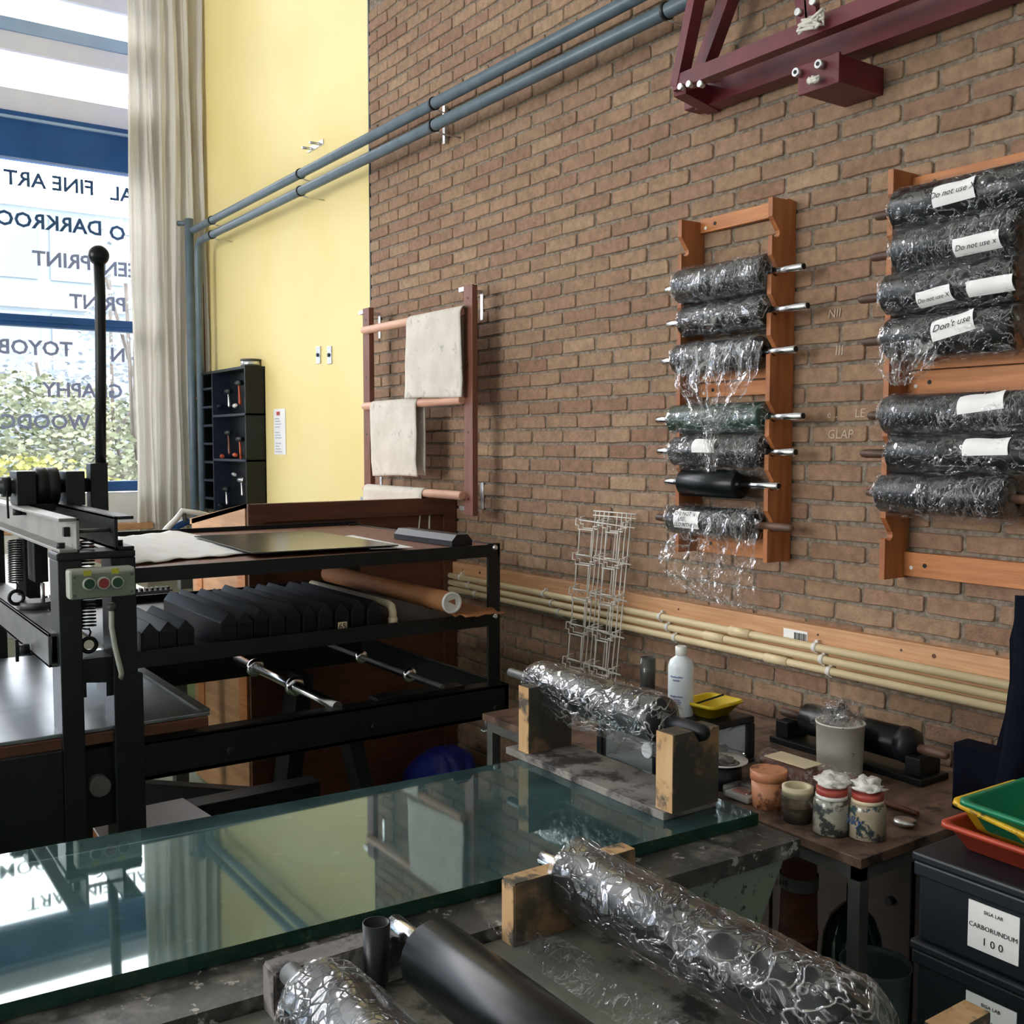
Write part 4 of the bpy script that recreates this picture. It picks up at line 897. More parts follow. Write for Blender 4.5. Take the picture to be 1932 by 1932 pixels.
# screw housing under the gantry, threaded rod, lower plate, sliding beam
XH = -3.72
def PH(px, py): return PX(XH, px, py)
a, b = PH(46, 1135), PH(92, 1020); bm = B(); box(bm, XH - .12, XH, PH(66, 1100).y, PH(92, 1100).y, PH(60, 1100).z, b.z, .003); obj('screw_housing', bm, 'black', pre)
bm = B(); box(bm, XH - .14, XH - .1, PH(44, 1100).y, PH(60, 1100).y, PH(50, 1130).z, b.z, .003); obj('guide_plate', bm, 'greymetal', pre)
bm = B(); q = PH(80, 1100); cyl(bm, (XH, q.y, PH(80, 1145).z), (XH, q.y, q.z), .007, 10); obj('threaded_rod', bm, 'galv', pre)
bm = B(); up(bm, XH - .05, PH(72, 1100).y, PH(72, 1148).z, [(0, .06), (.02, .06)], 24); obj('foot_disc', bm, 'greymetal', pre)
zbt = P1(97, 1200).z; ybm = P1(97, 1200).y
obj('lower_channel', channel(ybm - .002, ybm + .09, zbt - .10, zbt, XE2, X1 - .04), 'greymetal', pre)
q = PX(-3.5, 55, 1225); bm = B(); cyl(bm, q, q + Vector((0, -.03, 0)), .018, 12); box(bm, q.x - .006, q.x + .006, q.y - .04, q.y - .03, q.z - .035, q.z + .035, .002); obj('wing_knob', bm, 'black', pre)
# block between the columns below the ring
a, b = P1(152, 1320), P1(217, 1240); bm = B(); prism(bm, [(a.y, P1(152, 1320).z), (a.y + .022, P1(152, 1320).z), (a.y + .022, P1(172, 1290).z), (P1(204, 1290).y, P1(204, 1290).z), (P1(204, 1316).y, P1(204, 1316).z), (b.y, P1(204, 1316).z), (b.y, b.z), (a.y, b.z)], 0, X1 - .14, X1 - .02); obj('bridge_block', bm, 'black', pre)
# control box
cx = .018; bx = X1 + .005
a, b = PX(bx + .05, 131, 1133), PX(bx + .05, 255, 1068)
bm = B(); box(bm, bx, bx + .05, a.y, b.y, a.z, b.z, .008); cbx = obj('control_box', bm, 'ctrllight', pre, 'grey-green push button box')
bm = B(); box(bm, bx + .048, bx + .054, a.y + .006, b.y - .002, a.z + .004, b.z - .014, .001); obj('front_plate', bm, 'ctrlgrey', cbx)
for px, m in ((168, 'btngreen'), (195, 'btnred'), (221, 'btngreen')):
    q = PX(bx + .055, px, 1100 - (px - 195) * .06)
    bm = B(); lathe(bm, (bx + .053, q.y, q.z), (bx + .07, q.y, q.z), [(0, .0185), (.008, .0185), (.010, .0165), (.010, .0145)], 24, False); obj('button_ring', bm, 'ctrllight', cbx)
    bm = B(); cyl(bm, (bx + .053, q.y, q.z), (bx + .062, q.y, q.z), .0150, 24); obj('push_button', bm, m, cbx)
for px, py in ((165, 1080), (218, 1076)):
    q = PX(bx + .054, px, py); bm = B(); box(bm, bx + .053, bx + .0545, q.y - .011, q.y + .010, q.z - .010, q.z + .006); obj('sticker', bm, 'stickeryellow', cbx)
for y in (a.y + .014, b.y - .012):
    for z in (a.z + .012, b.z - .022): bm = B(); cyl(bm, (bx + .053, y, z), (bx + .056, y, z), .0045, 10); obj('screw', bm, 'greymetal', cbx)
bm = B(); tube(bm, [P1(207, 1135) + Vector((.02, 0, 0)), P1(207, 1180) + Vector((.02, 0, 0)), P1(214, 1220) + Vector((.02, 0, 0)), P1(226, 1268) + Vector((.02, 0, 0)), P1(228, 1280)], .008, 10); obj('cable', bm, 'ctrllight', pre, 'pale grey-green cable')
bm = B(); cyl(bm, P1(207, 1136) + Vector((.02, 0, 0)), P1(207, 1150) + Vector((.02, 0, 0)), .013); obj('cable_gland', bm, 'greymetal', pre)
# main beams
zb1_, zb0_ = P1(960, 1290).z, P1(960, 1349).z; yE = P1(960, 1320).y
bm = B(); box(bm, X1 - .012, X1, yR1, yE, zb0_, zb1_, .002); box(bm, X1 - .075, X1, yR1, yE, zb1_ - .012, zb1_, .002); box(bm, X1 - .05, X1, yR1, yE, zb0_, zb0_ + .012); obj('side_beam', bm, 'blackworn', pre)
bm = B(); box(bm, X1 - .10, X1 - .03, P1(720, 1300).y, P1(885, 1300).y, zb1_, zb1_ + .012, .002); obj('rail_pad', bm, 'blackworn', pre)
bm = B(); box(bm, X1 - .06, X1, -.6, yL0, P1(60, 1585).z - .03, P1(60, 1425).z, .004); obj('side_beam', bm, 'black', pre)
X2 = -4.40
bm = B(); box(bm, X2 - .05, X2, -.6, 2.2, zb0_, zb1_, .002); obj('side_beam', bm, 'black', pre)
bm = B(); box(bm, X2, X1, yE - .02, yE, zb0_, zb1_, .002); obj('end_beam', bm, 'black', pre)
for px, py in ((935, 1335), (705, 1370), (435, 1415)):
    q = P1(px, py); bm = B(); cyl(bm, q, q + Vector((.016, 0, 0)), .014, 8); obj('bolt', bm, 'black', pre)
q = P1(190, 1485); bm = B(); cyl(bm, (X1 - .12, q.y, q.z), (X1 + .0, q.y, q.z), .030, 24); obj('axle_end', bm, 'greymetal', pre)
bm = B(); box(bm, X1 - .16, X1 - .04, yL1, yR0 + .01, P1(180, 1570).z, P1(180, 1420).z); obj('gear_case', bm, 'black', pre)
# legs
for px in (925,):
    q = P1(px, 1350); bm = B(); cyl(bm, (X1 - .03, q.y, P1(px, 1378).z), (X1 - .03, q.y, zb0_), .007, 10); obj('levelling_screw', bm, 'galv', pre)
    bm = B(); up(bm, X1 - .03, q.y, P1(px, 1378).z - .01, [(0, .022), (.01, .018)]); obj('levelling_foot', bm, 'galv', pre)
yA = P1(705, 1400).y
bm = B(); bar(bm, (X1 - .06, yA - .06, zb0_), (X1 - .06, yA + .10, 0), .05, .09, Vector((1, 0, 0))); obj('leg', bm, 'black', pre)
bm = B(); bar(bm, (X2 + .06, yA + .22, zb0_), (X2 + .06, yA + .12, 0), .07, .14, Vector((1, 0, 0))); obj('leg', bm, 'black', pre)
bm = B(); bar(bm, (X2 + .1, P1(262, 1440).y, .36), (X1 - .5, yA, .30), .05, .12); obj('cross_beam', bm, 'black', pre)
bm = B(); box(bm, X1 - .55, X1 - .45, yL0, yA, .28, .42, .004); obj('cross_beam', bm, 'black', pre)
# bed
qz = P1(400, 1352).z; yb1 = P1(400, 1350).y
bm = B(); box(bm, -4.5, X1 - .02, -.8, yb1, qz, qz + .012, .002); obj('press_bed', bm, 'steelbed', pre, 'dull steel bed plate reflecting the window')
bm = B(); box(bm, -4.5, X1 - .015, -.8, yb1 - .006, qz - .035, qz - .001, .003); obj('bed_board', bm, 'darkwood', pre)
bm = B(); box(bm, -4.5, X1 - .03, yb1 - .03, yb1 + .004, qz + .01, qz + .02, .002); obj('bed_edge_strip', bm, 'greymetal', pre)
# end frame and two shelves
zt1_, zt0_ = P1(935, 1027).z, P1(935, 1050).z; yP0, yP1 = P1(921, 1100).y, P1(944, 1100).y
for x in (X1, X2 + .04):
    bm = B(); box(bm, x - .012, x, yP0, yP1, zb1_, zt1_ + .004, .003); box(bm, x - .04, x - .012, yP1 - .008, yP1, zb1_, zt1_, .001); obj('frame_post', bm, 'black', pre)
for py in (1033, 1162):
    q = P1(933, py); bm = B(); lathe(bm, q, q + Vector((.012, 0, 0)), [(0, .011), (.006, .011), (.012, .006)], 12); obj('bolt', bm, 'galv', pre)
yS0 = yR1 - .02
bm = B(); box(bm, X1 - .008, X1 - .001, yS0, yP0 + .005, zt0_, zt1_, .001); box(bm, X1 - .05, X1 - .004, yS0, yP1, zt0_ + .0, zt0_ + .006); obj('tray_rail', bm, 'black', pre)
bm = B(); box(bm, X2, X2 + .008, yS0, yP1, zt0_ + .01, zt1_ + .015, .001); obj('tray_rail', bm, 'black', pre)
bm = B(); box(bm, X2, X1, yP1 - .012, yP1 - .002, zt0_, zt1_, .001); obj('tray_rail', bm, 'black', pre)
bm = B(); box(bm, X2 + .01, X1 - .01, yS0, yP1 - .012, zt1_ - .018, zt1_ - .004); obj('tray_board', bm, 'brownwood', pre, 'worn brown tray board')
zs1, zs0 = P1(920, 1156).z, P1(920, 1182).z
bm = B(); box(bm, X1 - .01, X1 - .001, yS0, yP0 + .002, zs0, zs1, .001); obj('shelf_rail', bm, 'blackworn', pre)
bm = B(); box(bm, X2, X1 - .01, yS0, yP1, zs0 + .01, zs0 + .022); obj('shelf_board', bm, 'black', pre)
bm = B(); box(bm, X2, X2 + .01, yS0, yP1, zs0, zs1, .001); obj('shelf_rail', bm, 'black', pre)
# chrome feed shafts with collars
def fshaft(pa, pb, py_a, py_b, zf, r, cols, m='chrome'):
    y = PX(X1 - .05, pb, py_b).y; z = PX(X1 - .05, pb, py_b).z
    bm = B(); cyl(bm, (X2 + .2, y, z), (X1 - .03, y, z), r, 20); o = obj('feed_shaft', bm, m, pre, 'bright steel shaft with collars' if m == 'chrome' else None)
    for px in cols:
        x = (PY(y, px, 1280)).x; bm = B(); lathe(bm, (x - .014, y, z), (x + .014, y, z), [(0, r), (0, r + .012), (.006, r + .018), (.022, r + .018), (.028, r + .012), (.028, r)], 24); obj('collar', bm, 'chrome', o)
fshaft(440, 632, 1237, 1331, 0, .018, (482, 556)); fshaft(660, 830, 1233, 1294, 0, .009, (682, 773), 'greymetal')
# ridge-topped cases on the lower shelf
zsh_ = zs0 + .022
def case(px, w, x0, x1, h, gl=None, label=None, m='blackplastic', peak=.4):
    y = PX(x0, px, 1180).y; c = root('ridged_case', label, 'case', ((x0 + x1) / 2, y, zsh_), 'ridge-topped black cases on the press shelf')
    bm = B(); hw = w / 2; prism(bm, [(y - hw, zsh_), (y + hw, zsh_), (y + hw, zsh_ + h * .72), (y + hw * (peak * 2 - 1) * 0, zsh_ + h), (y - hw, zsh_ + h * .72)], 0, x1, x0)
    bmesh.ops.bevel(bm, geom=bm.edges[:], offset=.0015, segments=1, affect='EDGES'); obj('case_body', bm, m, c)
    bm = B(); box(bm, x0, x0 + .002, y - hw * .82, y + hw * .82, zsh_ + .006, zsh_ + h * .68); obj('end_plate', bm, 'rubber', c); return c, y
pxs = [283, 317, 351]
for i, px in enumerate(pxs): case(px, .052, X1 - .03, X1 - .36 - .02 * i, .108, label='short ridged black case on the shelf nearest the control box, ' + ('leftmost', 'middle', 'rightmost')[i] + ' of three')
names = ['first', 'second', 'third', 'fourth', 'fifth', 'sixth', 'seventh', 'eighth', 'ninth', 'tenth']
for i in range(10):
    px = 432 + i * 30.5
    c, y = case(px, .052, X1 - .04 - .008 * (i % 3), X1 - .66 - (.05 if i % 3 == 1 else 0), .116 - (.005 if i % 2 else 0), label=names[i] + ' from the left in the long row of ridged black cases' + (', bearing the number 65' if i == 7 else ''))
    if i == 7:
        x0 = X1 - .048; bm = B(); box(bm, x0 + .0, x0 + .0035, y - .017, y + .017, zsh_ + .012, zsh_ + .045); obj('number_label', bm, 'tapecream', c)
        text('65', .030, 'ink', (x0 + .004, y, zsh_ + .029), (0, 1, 0), (0, 0, 1), c, 'number', .0004)
q = P1(755, 1135)
pv = root('plastic_elbow_pipe', 'dirty white plastic pipe with elbow lying beside the ridged cases', 'pipe', (X1 - .3, q.y, zsh_ + .05))
bm = B(); zz_ = zsh_ + .085; tube(bm, [(X1 - .75, q.y, zz_), (X1 - .09, q.y, zz_), (X1 - .065, q.y, zz_ - .006), (X1 - .055, q.y, zz_ - .025), (X1 - .055, q.y, zz_ - .055)], .014, 14); obj('pipe', bm, 'tapecream', pv)
bm = B(); cyl(bm, (X1 - .055, q.y, zsh_ + .002), (X1 - .055, q.y, zsh_ + .04), .017, 16); obj('socket', bm, 'tapecream', pv)
XT = X1 + .07; q = PX(XT, 852, 1137); rt_ = .037
tb = root('cardboard_tube', 'long brown cardboard tube with white end cap on the lower press shelf', 'tube', (X1 - .4, q.y, zsh_ + rt_))
zq_ = max(q.z, zsh_ + rt_)
bm = B(); cyl(bm, (X1 - .95, q.y, zq_), (XT - .004, q.y, zq_), rt_, 28); obj('tube_body', bm, 'card', tb)
bm = B(); lathe(bm, (XT - .004, q.y, zq_), (XT + .01, q.y, zq_), [(0, rt_ + .002), (.010, rt_ + .002), (.010, rt_ - .006), (.004, rt_ - .008)], 28); obj('end_cap', bm, 'ceramic', tb, 'white plastic end cap')
bm = B(); prism(bm, [(q.y - .016, zq_ + .006), (q.y + .014, zq_ + .012), (q.y + .016, zq_ - .010)], 0, XT - .001, XT + .0012); obj('label_scrap', bm, 'card', tb)
bm = B(); c0 = Vector((X1 - .06, P1(885, 1150).y, zs1 + .004))
sheet(bm, lambda u, v: c0 + Vector(((u - .5) * .34, (v - .5) * .17, .015 * fb((u * 6, v * 5, 3), 1) + .012)), 14, 10)
o = one('crumpled_paper', bm, 'card', 'crumpled brown paper bag under the end of the cardboard tube', 'paper'); md = o.modifiers.new('t', 'SOLIDIFY'); md.thickness = .003
# on the tray
ztp = zt1_ - .002
def flat(name, px, m, label, cat, th=.002, lift=0, wav=0):
    vs = [PZ(ztp + lift, *q) for q in px]; c = sum(vs, Vector()) / len(vs); bm = B()
    lo = [bm.verts.new(v) for v in vs]; f = bm.faces.new(lo); r = bmesh.ops.extrude_face_region(bm, geom=[f])
    for v in r['geom']:
        if isinstance(v, bmesh.types.BMVert): v.co.z += th
    return one(name, bm, m, label, cat)
bm = B(); A_, B_, C_, D_ = [PZ(ztp + .003, *q) for q in ((165, 1024), (330, 1004), (520, 1040), (240, 1066))]
sheet(bm, lambda u, v: (A_.lerp(B_, u)).lerp(D_.lerp(C_, u), v) + Vector((.02 * fb((u * 2, v * 3, 1), 2), .02 * fb((u * 3, v * 2, 7), 2), .004 + .008 * abs(fb((u * 5, v * 3, 5), 1)) - .004 * v)), 30, 24)
o = one('tissue_sheet', bm, 'paper', 'large rumpled white tissue paper on the brown press tray', 'paper'); md = o.modifiers.new('t', 'SOLIDIFY'); md.thickness = .002; md.offset = 1
flat('acrylic_plate', [(366, 1013), (590, 1003), (752, 1030), (478, 1045)], 'etchplate', 'dark glossy plate lying over the papers on the press tray', 'plate', .004, .014)
flat('paper_scrap', [(620, 1015), (665, 1010), (745, 1026), (780, 1033), (700, 1036)], 'paper', 'torn white paper scrap sticking out from under the dark plate', 'paper', .001, .008)
a = PZ(ztp, 762, 1015); b = PZ(ztp, 872, 1030)
bm = B(); d = (b - a).normalized(); n = Vector((-d.y, d.x, 0)); w_ = .045
if n.y < 0: n = -n
prof = [(-w_, 0), (w_, 0), (w_, .02), (w_ * .55, .042), (-w_ * .55, .042), (-w_, .02)]
va = [bm.verts.new(a + n * s + Vector((0, 0, h))) for s, h in prof]; vb = [bm.verts.new(b + n * s + Vector((0, 0, h))) for s, h in prof]
bm.faces.new(va[::-1]); bm.faces.new(vb)
for i in range(6): bm.faces.new((va[i], va[(i + 1) % 6], vb[(i + 1) % 6], vb[i]))
one('ridged_case', bm, 'blackplastic', 'single faceted black case lying on top of the press tray', 'case')
# under the press
a = PZ(.42, 345, 1510); c = root('cardboard_box', 'pale topped cardboard box standing on the floor behind the glass table', 'box', (a.x + .15, a.y - .2, 0))
bm = B(); p_ = [PZ(.42, *q) for q in ((165, 1545), (345, 1508), (408, 1548), (200, 1600))]
hull8(bm, [Vector((v.x, v.y, 0)) for v in p_] + [Vector((v.x, v.y, .415)) for v in p_]); obj('box_body', bm, 'card', c)
bm = B(); hull8(bm, [Vector((v.x, v.y, .416)) for v in p_] + [Vector((v.x, v.y, .425)) for v in p_]); obj('box_top', bm, 'pinkcard', c, 'pale pinkish grey top')
XBg = XC + .24; ya_, yb_ = PX(XBg, 768, 1440).y, min(PX(XBg, 985, 1440).y, 2.74); zt_g = PX(XBg, 870, 1402).z; c0 = Vector((XBg, (ya_ + yb_) / 2, zt_g / 2)); ly_g = yb_ - ya_; bm = B()
sheet(bm, lambda u, v: c0 + Vector(((.15 + .03 * fb((u * 4, v * 4, 2), 2)) * math.cos(v * 2 * PI) * math.sin(u * PI) ** .4, (u - .5) * ly_g, zt_g * .47 * math.sin(v * 2 * PI) * math.sin(u * PI) ** .4 * (1 + .1 * fb((u * 5, v * 6, 1), 2)) + .05 * (u - .5))), 40, 30)
one('blue_plastic_bag', bm, 'bluebag', 'shiny blue plastic bag on the floor by the brown cabinet', 'bag')

# ================================================================ GLASS-TOPPED COUNTER
def ln(q0, q1, y):                                                  # x on the line through two floor-plan points at a given y
    return q0.x + (q1.x - q0.x) * (y - q0.y) / (q1.y - q0.y)
ZG = .92; ZT = .893; GT = .025
g_f0, g_f1 = PZ(ZG, 0, 1612), PZ(ZG, 960, 1437); g_n0, g_n1 = PZ(ZG, 0, 1895), PZ(ZG, 1431, 1535)
c_n0, c_n1 = PZ(ZT, 400, 1904), PZ(ZT, 1510, 1583)
YG0, YG1 = -.9, g_n1.y; YC_ = c_n1.y
gf = lambda y: ln(g_f0, g_f1, y); gn = lambda y: ln(g_n0, g_n1, y); cn = lambda y: ln(c_n0, c_n1, y)
ctr = root('print_counter', 'long inky worktop counter with chipped green side carrying the glass slab', 'counter', (-2, .9, 0))
def slabq(bm, fa, fb_, y0, y1, z0, z1): hull8(bm, [Vector((fa(y0), y0, z0)), Vector((fb_(y0), y0, z0)), Vector((fb_(y1), y1, z0)), Vector((fa(y1), y1, z0)), Vector((fa(y0), y0, z1)), Vector((fb_(y0), y0, z1)), Vector((fb_(y1), y1, z1)), Vector((fa(y1), y1, z1))])
bm = B(); slabq(bm, lambda y: gf(y) - .02, lambda y: gn(y) - .01, YG0, YC_, ZT - .035, ZT); obj('worktop', bm, 'underglass', ctr, 'teal-grey part of the worktop under the glass')
bm = B(); slabq(bm, lambda y: gn(y) - .01, cn, YG0, YC_, ZT - .035, ZT); obj('worktop', bm, 'counter', ctr, 'ink-stained front strip of the worktop')
q = PX(cn(YC_) - .03, 1455, 1770)
bm = B(); y1 = YC_ - .03
hull8(bm, [Vector(p) for p in ((gf(0) + .1, YG0, 0), (cn(0) - .05, YG0, 0), (cn(1.8) - .05, q.y - .42, 0), (gf(1.8) + .1, q.y - .42, 0), (gf(0) + .1, YG0, ZT - .036), (cn(0) - .05, YG0, ZT - .036), (cn(1.8) - .02, y1, ZT - .036), (gf(1.8) + .1, y1, ZT - .036))]); obj('cabinet_body', bm, 'greenpaint', ctr, 'chipped pale green sloping side')
gs = root('glass_slab', 'thick green-edged glass slab on the counter reflecting window and yellow wall', 'glass', (-2.1, .9, ZT))
def quad(bm, P): bm.faces.new([bm.verts.new(p) for p in P])
z0, z1 = ZG - GT, ZG
bm = B(); quad(bm, [(gf(YG0), YG0, z1), (gn(YG0), YG0, z1), (gn(YG1), YG1, z1), (gf(YG1), YG1, z1)]); obj('glass_top', bm, 'slab', gs)
bm = B()
slabq(bm, lambda y: gn(y) - .004, gn, YG0, YG1, z0, z1 - .0003); slabq(bm, gf, lambda y: gf(y) + .004, YG0, YG1, z0, z1 - .0003); slabq(bm, lambda y: gf(y) + .004, lambda y: gn(y) - .004, YG1 - .004, YG1, z0, z1 - .0003)
obj('glass_edge', bm, 'slabedge', gs, 'dark green polished edge')

# lower table in front, with the near rollers
xq0 = cn(.96) + .008; ZL = PX(xq0, 947, 1772).z
lt = root('roller_table', 'low stained grey-beige table top nearest the viewer under the big rollers', 'table', (-1.0, .8, 0))
bm = B(); hull8(bm, [Vector((cn(y) + .006 if a else -.55, y, z)) for z in (ZL - .03, ZL) for a, y in ((1, -.3), (0, -.3), (0, 1.27), (1, 1.27))]); obj('table_top', bm, 'board', lt)
for x, y in ((-1.26, -.2), (-.62, -.2), (-1.26, 1.17), (-.62, 1.17)): bm = B(); box(bm, x, x + .05, y, y + .05, 0, ZL - .03); obj('leg', bm, 'black', lt)

def shaftY(y, px, py): return PY(y, px, py)
YCc, ZCc, RC = 1.11, .964, .0585
xa, xb = PY(YCc, 1085, 1662).x, PY(YCc, 1600, 1880).x
roller('print_roller', 'large black roller wrapped in clear crumpled film, nearest the glass table corner', xa, xb, YCc, ZCc, RC, PY(YCc, 1024, 1612).x, xb + .16, rs=.0145, film='film', seed=41, ends=(.025, .06), amp=.0042, nu=150, na=90, sag=.012)
YBb, ZBb, RB = .765, .958, .0535
xa, xb = PY(YBb, 812, 1800).x, PY(YBb, 1060, 1990).x + .25
roller('print_roller', 'bare unwrapped matt black roller with bright steel shaft in the foreground', xa, xb, YBb, ZBb, RB, PY(YBb, 742, 1737).x, xb + .13, rs=.0165)
YAa, ZAa, RA = .556, .975, .062
xa = PY(YAa, 608, 1855).x
roller('print_roller', 'wrapped roller at the bottom edge, film scarred with a fish-scale net of creases', xa, xa + .6, YAa, ZAa, RA, PY(YAa, 545, 1785).x, xa + .7, rs=.016, shaft='greymetal', film='filmnet', seed=47, ends=(.03, .04), amp=.0028, nu=130, na=80)
def pst(name, label, x0, x1, y0, y1, z0, z1, m, m2=None):
    t = root(name, label, 'block', ((x0 + x1) / 2, (y0 + y1) / 2, z0)); bm = B(); box(bm, x0, x1, y0, y1, z0, z1, .003); obj('timber', bm, m, t)
    bm = B(); box(bm, x0 + .002, x1 - .002, y0 - .0015, y0, z0, z1 - .003); obj('end_grain', bm, m2 or m, t)
    bm = B(); box(bm, x0 + .001, x1 - .001, y0 + .002, y1 - .002, z1, z1 + .0012); obj('top_face', bm, m2 or m, t); return t
zt_p = PX(xq0, 947, 1655).z; y_p = PX(xq0, 947, 1655).y; y_p2 = PZ(zt_p, 1196, 1600).y
pst('timber_rest', 'bare orange-edged timber block holding the left end of the big wrapped roller', xq0, xq0 + .038, y_p, y_p2, ZL, zt_p, 'post', 'postpale')
tq = PZ(ZL + .055, 1742, 1928)
pst('timber_rest', 'timber block at the bottom right under the wrapped roller end', tq.x, tq.x + .04, tq.y, tq.y + .10, ZL, ZL + .055, 'post', 'postpale')
xq1 = cn(.40) + .008; t_ = PX(xq1, 497, 1815)
pst('timber_rest', 'grey stained block with pinkish smears under the bottom edge roller', xq1, xq1 + .045, t_.y, t_.y + .22, ZL, t_.z, 'postgrey')
q = PZ(.985, 710, 1740); tt = root('black_tube', 'short upright black plastic tube between the two nearest rollers', 'tube', (q.x, q.y, ZT))
bm = B(); lathe(bm, (q.x, q.y, ZT), (q.x, q.y, 2), [(0, .0185), (.985 - ZT, .0215), (.985 - ZT, .019), (.01, .016), (.01, 0)], 28, False); obj('tube_wall', bm, 'blackplastic', tt)
bm = B(); A_, B_ = PZ(ZL + .01, 940, 1745), PZ(ZL + .01, 1330, 1990)
sheet(bm, lambda u, v: A_.lerp(B_, u) + Vector((0, (v - .5) * .10, .006 + .018 * abs(ridge((u * 12, v * 4, 1), 1, 3)) * (1 - abs(2 * v - 1)))), 60, 16)
one('loose_film', bm, 'filmfine', 'crumpled strip of clear film lying between the bare and the wrapped roller', 'film')

# roller cradle on the glass
YD = 1.60; hz = PY(YD, 1325, 1382).z; z2_ = PY(YD, 968, 1270).z; ZD = (hz + z2_) / 2
cr_ = root('roller_cradle', 'inky wooden roller cradle with two upright posts standing on the glass', 'stand', (-2.1, YD, ZG))
b0, b1 = PZ(ZG, 962, 1420), PZ(ZG, 1243, 1552)
xc0, xc1 = b0.x, b1.x; yc0, yc1 = (b0.y + b1.y) / 2, PZ(ZG, 1318, 1508).y
bm = B(); box(bm, xc0, xc1, yc0, yc1, ZG, ZG + .018, .002); obj('base_board', bm, 'postgrey', cr_)
zpt = ZD - .012
for pa, pb, py in ((978, 997, 1410), (1236, 1268, 1530)):
    x0, x1 = PY(yc0 + .01, pa, py).x, PY(yc0 + .01, pb, py).x
    pts = [(yc0 + .012, ZG + .018), (yc1 - .012, ZG + .018), (yc1 - .012, zpt + .02), (YD + .03, zpt + .02), (YD + .012, zpt - .006), (YD - .012, zpt - .006), (YD - .03, zpt + .02), (yc0 + .012, zpt + .02)]
    bm = B(); prism2(bm, pts, 0, x0, x1); o = obj('post', bm, 'post', cr_)
    bm = B(); box(bm, x0 + .001, x1 - .001, yc0 + .0105, yc0 + .012, ZG + .018, zpt + .02); obj('post_edge', bm, 'postpale', o)
xa, xb = PY(YD, 1018, 1290).x, PY(YD, 1252, 1370).x
roller('print_roller', 'black roller wrapped in very shiny creased black-looking film on the cradle', xa, xb, YD, ZD, .053, PY(YD, 962, 1268).x, xb + .01, rs=.0118, shaft='greymetal', film='film', seed=53, ends=(.012, .03), amp=.0045, nu=110, na=70, sag=.03)
hd = root('handle_bar', 'thick black rounded handle end resting on the right cradle post', 'handle', (xb + .09, YD, ZD))
bm = B(); x2 = PY(YD, 1335, 1382).x; lathe(bm, (xb + .012, YD, ZD), (x2, YD, ZD), [(0, .011), (.02, .018), (x2 - xb - .03, .018), (x2 - xb - .018, .015), (x2 - xb - .012, .007)], 20); obj('grip', bm, 'blackplastic', hd)

# ================================================================ JAR TABLE BY THE WALL
ZJ = .858
q0 = PZ(ZJ, 1625, 1622); q1 = PZ(ZJ, 1785, 1575)
jx1 = q0.x; jy0 = q0.y; jt = root('jar_table', 'small brown-topped table with grey steel legs against the brick wall', 'table', (-2.2, 2.3, 0)); JX0 = -2.75
bm = B(); JY1 = 2.52; box(bm, JX0, jx1, jy0, JY1, ZJ - .022, ZJ, .002); obj('table_top', bm, 'tabletop', jt)
bm = B(); box(bm, JX0 + .02, jx1 - .006, jy0 + .006, jy0 + .03, ZJ - .052, ZJ - .023); box(bm, jx1 - .03, jx1 - .006, jy0 + .006, JY1 - .01, ZJ - .052, ZJ - .023); obj('steel_frame', bm, 'greymetal', jt)
for x, y in ((jx1 - .036, jy0 + .006), (jx1 - .036, JY1 - .05), (JX0 + .02, jy0 + .006), (JX0 + .02, JY1 - .05)): bm = B(); box(bm, x, x + .03, y, y + .03, 0, ZJ - .052); obj('leg', bm, 'greymetal', jt)
def pot(name, label, cat, px, pyb, w_px, h_px, parts, zb=ZJ):
    p = PZ(zb, px, pyb); d = (p - Vector((0, 0, H))).dot(FW); R_ = w_px / 2 * d / F; p = p + Vector((FH.x, FH.y, 0)) * R_ * .8
    Hh = h_px * d / F; t = root(name, label, cat, (p.x, p.y, zb))
    for nm, m, prof, cap, lb in parts:
        bm = B(); up(bm, p.x, p.y, zb, [(z * Hh, r * R_) for z, r in prof], 32, cap); obj(nm, bm, m, t, lb)
    return t, p, R_, Hh
def rag(p, z, s, seed, m='whiterag', h=.6):
    bm = B(); bmesh.ops.create_icosphere(bm, subdivisions=3, radius=1)
    for v in bm.verts:
        d = v.co.normalized(); k = 1 + .55 * noise.noise(d * 2.2 + Vector((seed, 0, 0))) + .3 * noise.noise(d * 5 + Vector((0, seed, 0)))
        v.co = Vector((p.x + d.x * s * k, p.y + d.y * s * k, z + max(0, d.z * .5 + .45) * s * h * k * 1.4))
    for f in bm.faces: f.smooth = True
    return bm
jprof = [(.0, .86), (.03, 1), (.60, 1), (.72, .96), (.78, .86)]
t, p, R_, Hh = pot('glass_jar', 'grey paint-smeared glass jar with red rim and white rag, left of two', 'jar', 1576, 1580, 68, 88, [('jar_body', 'jar', jprof, True, None), ('jar_neck', 'ceramic', [(.78, .88), (.86, .88)], True, None), ('lid', 'redlid', [(.86, .84), (1.0, .86)], True, None)])
one('white_rag', rag(p, ZJ + Hh, R_ * .9, 3), 'whiterag', 'white rag crumpled on top of the left paint jar', 'rag')
t, p, R_, Hh = pot('glass_jar', 'tan paint-smeared glass jar with blue scrawl and red lid, right of two', 'jar', 1645, 1589, 69, 88, [('jar_body', 'jartan', jprof, True, None), ('jar_neck', 'tapecream', [(.78, .88), (.86, .88)], True, None), ('lid', 'redlid', [(.86, .84), (1.0, .86)], True, None)])
text('Silky', .028, 'bluetext', (p.x - .012, p.y - R_ - .002, ZJ + Hh * .42), (1, 0, 0), (0, 0, 1), t, 'scrawl', .0005, 'CENTER', .4)
one('white_rag', rag(p, ZJ + Hh, R_ * .85, 8), 'whiterag', 'white rag peaked on top of the right paint jar', 'rag')
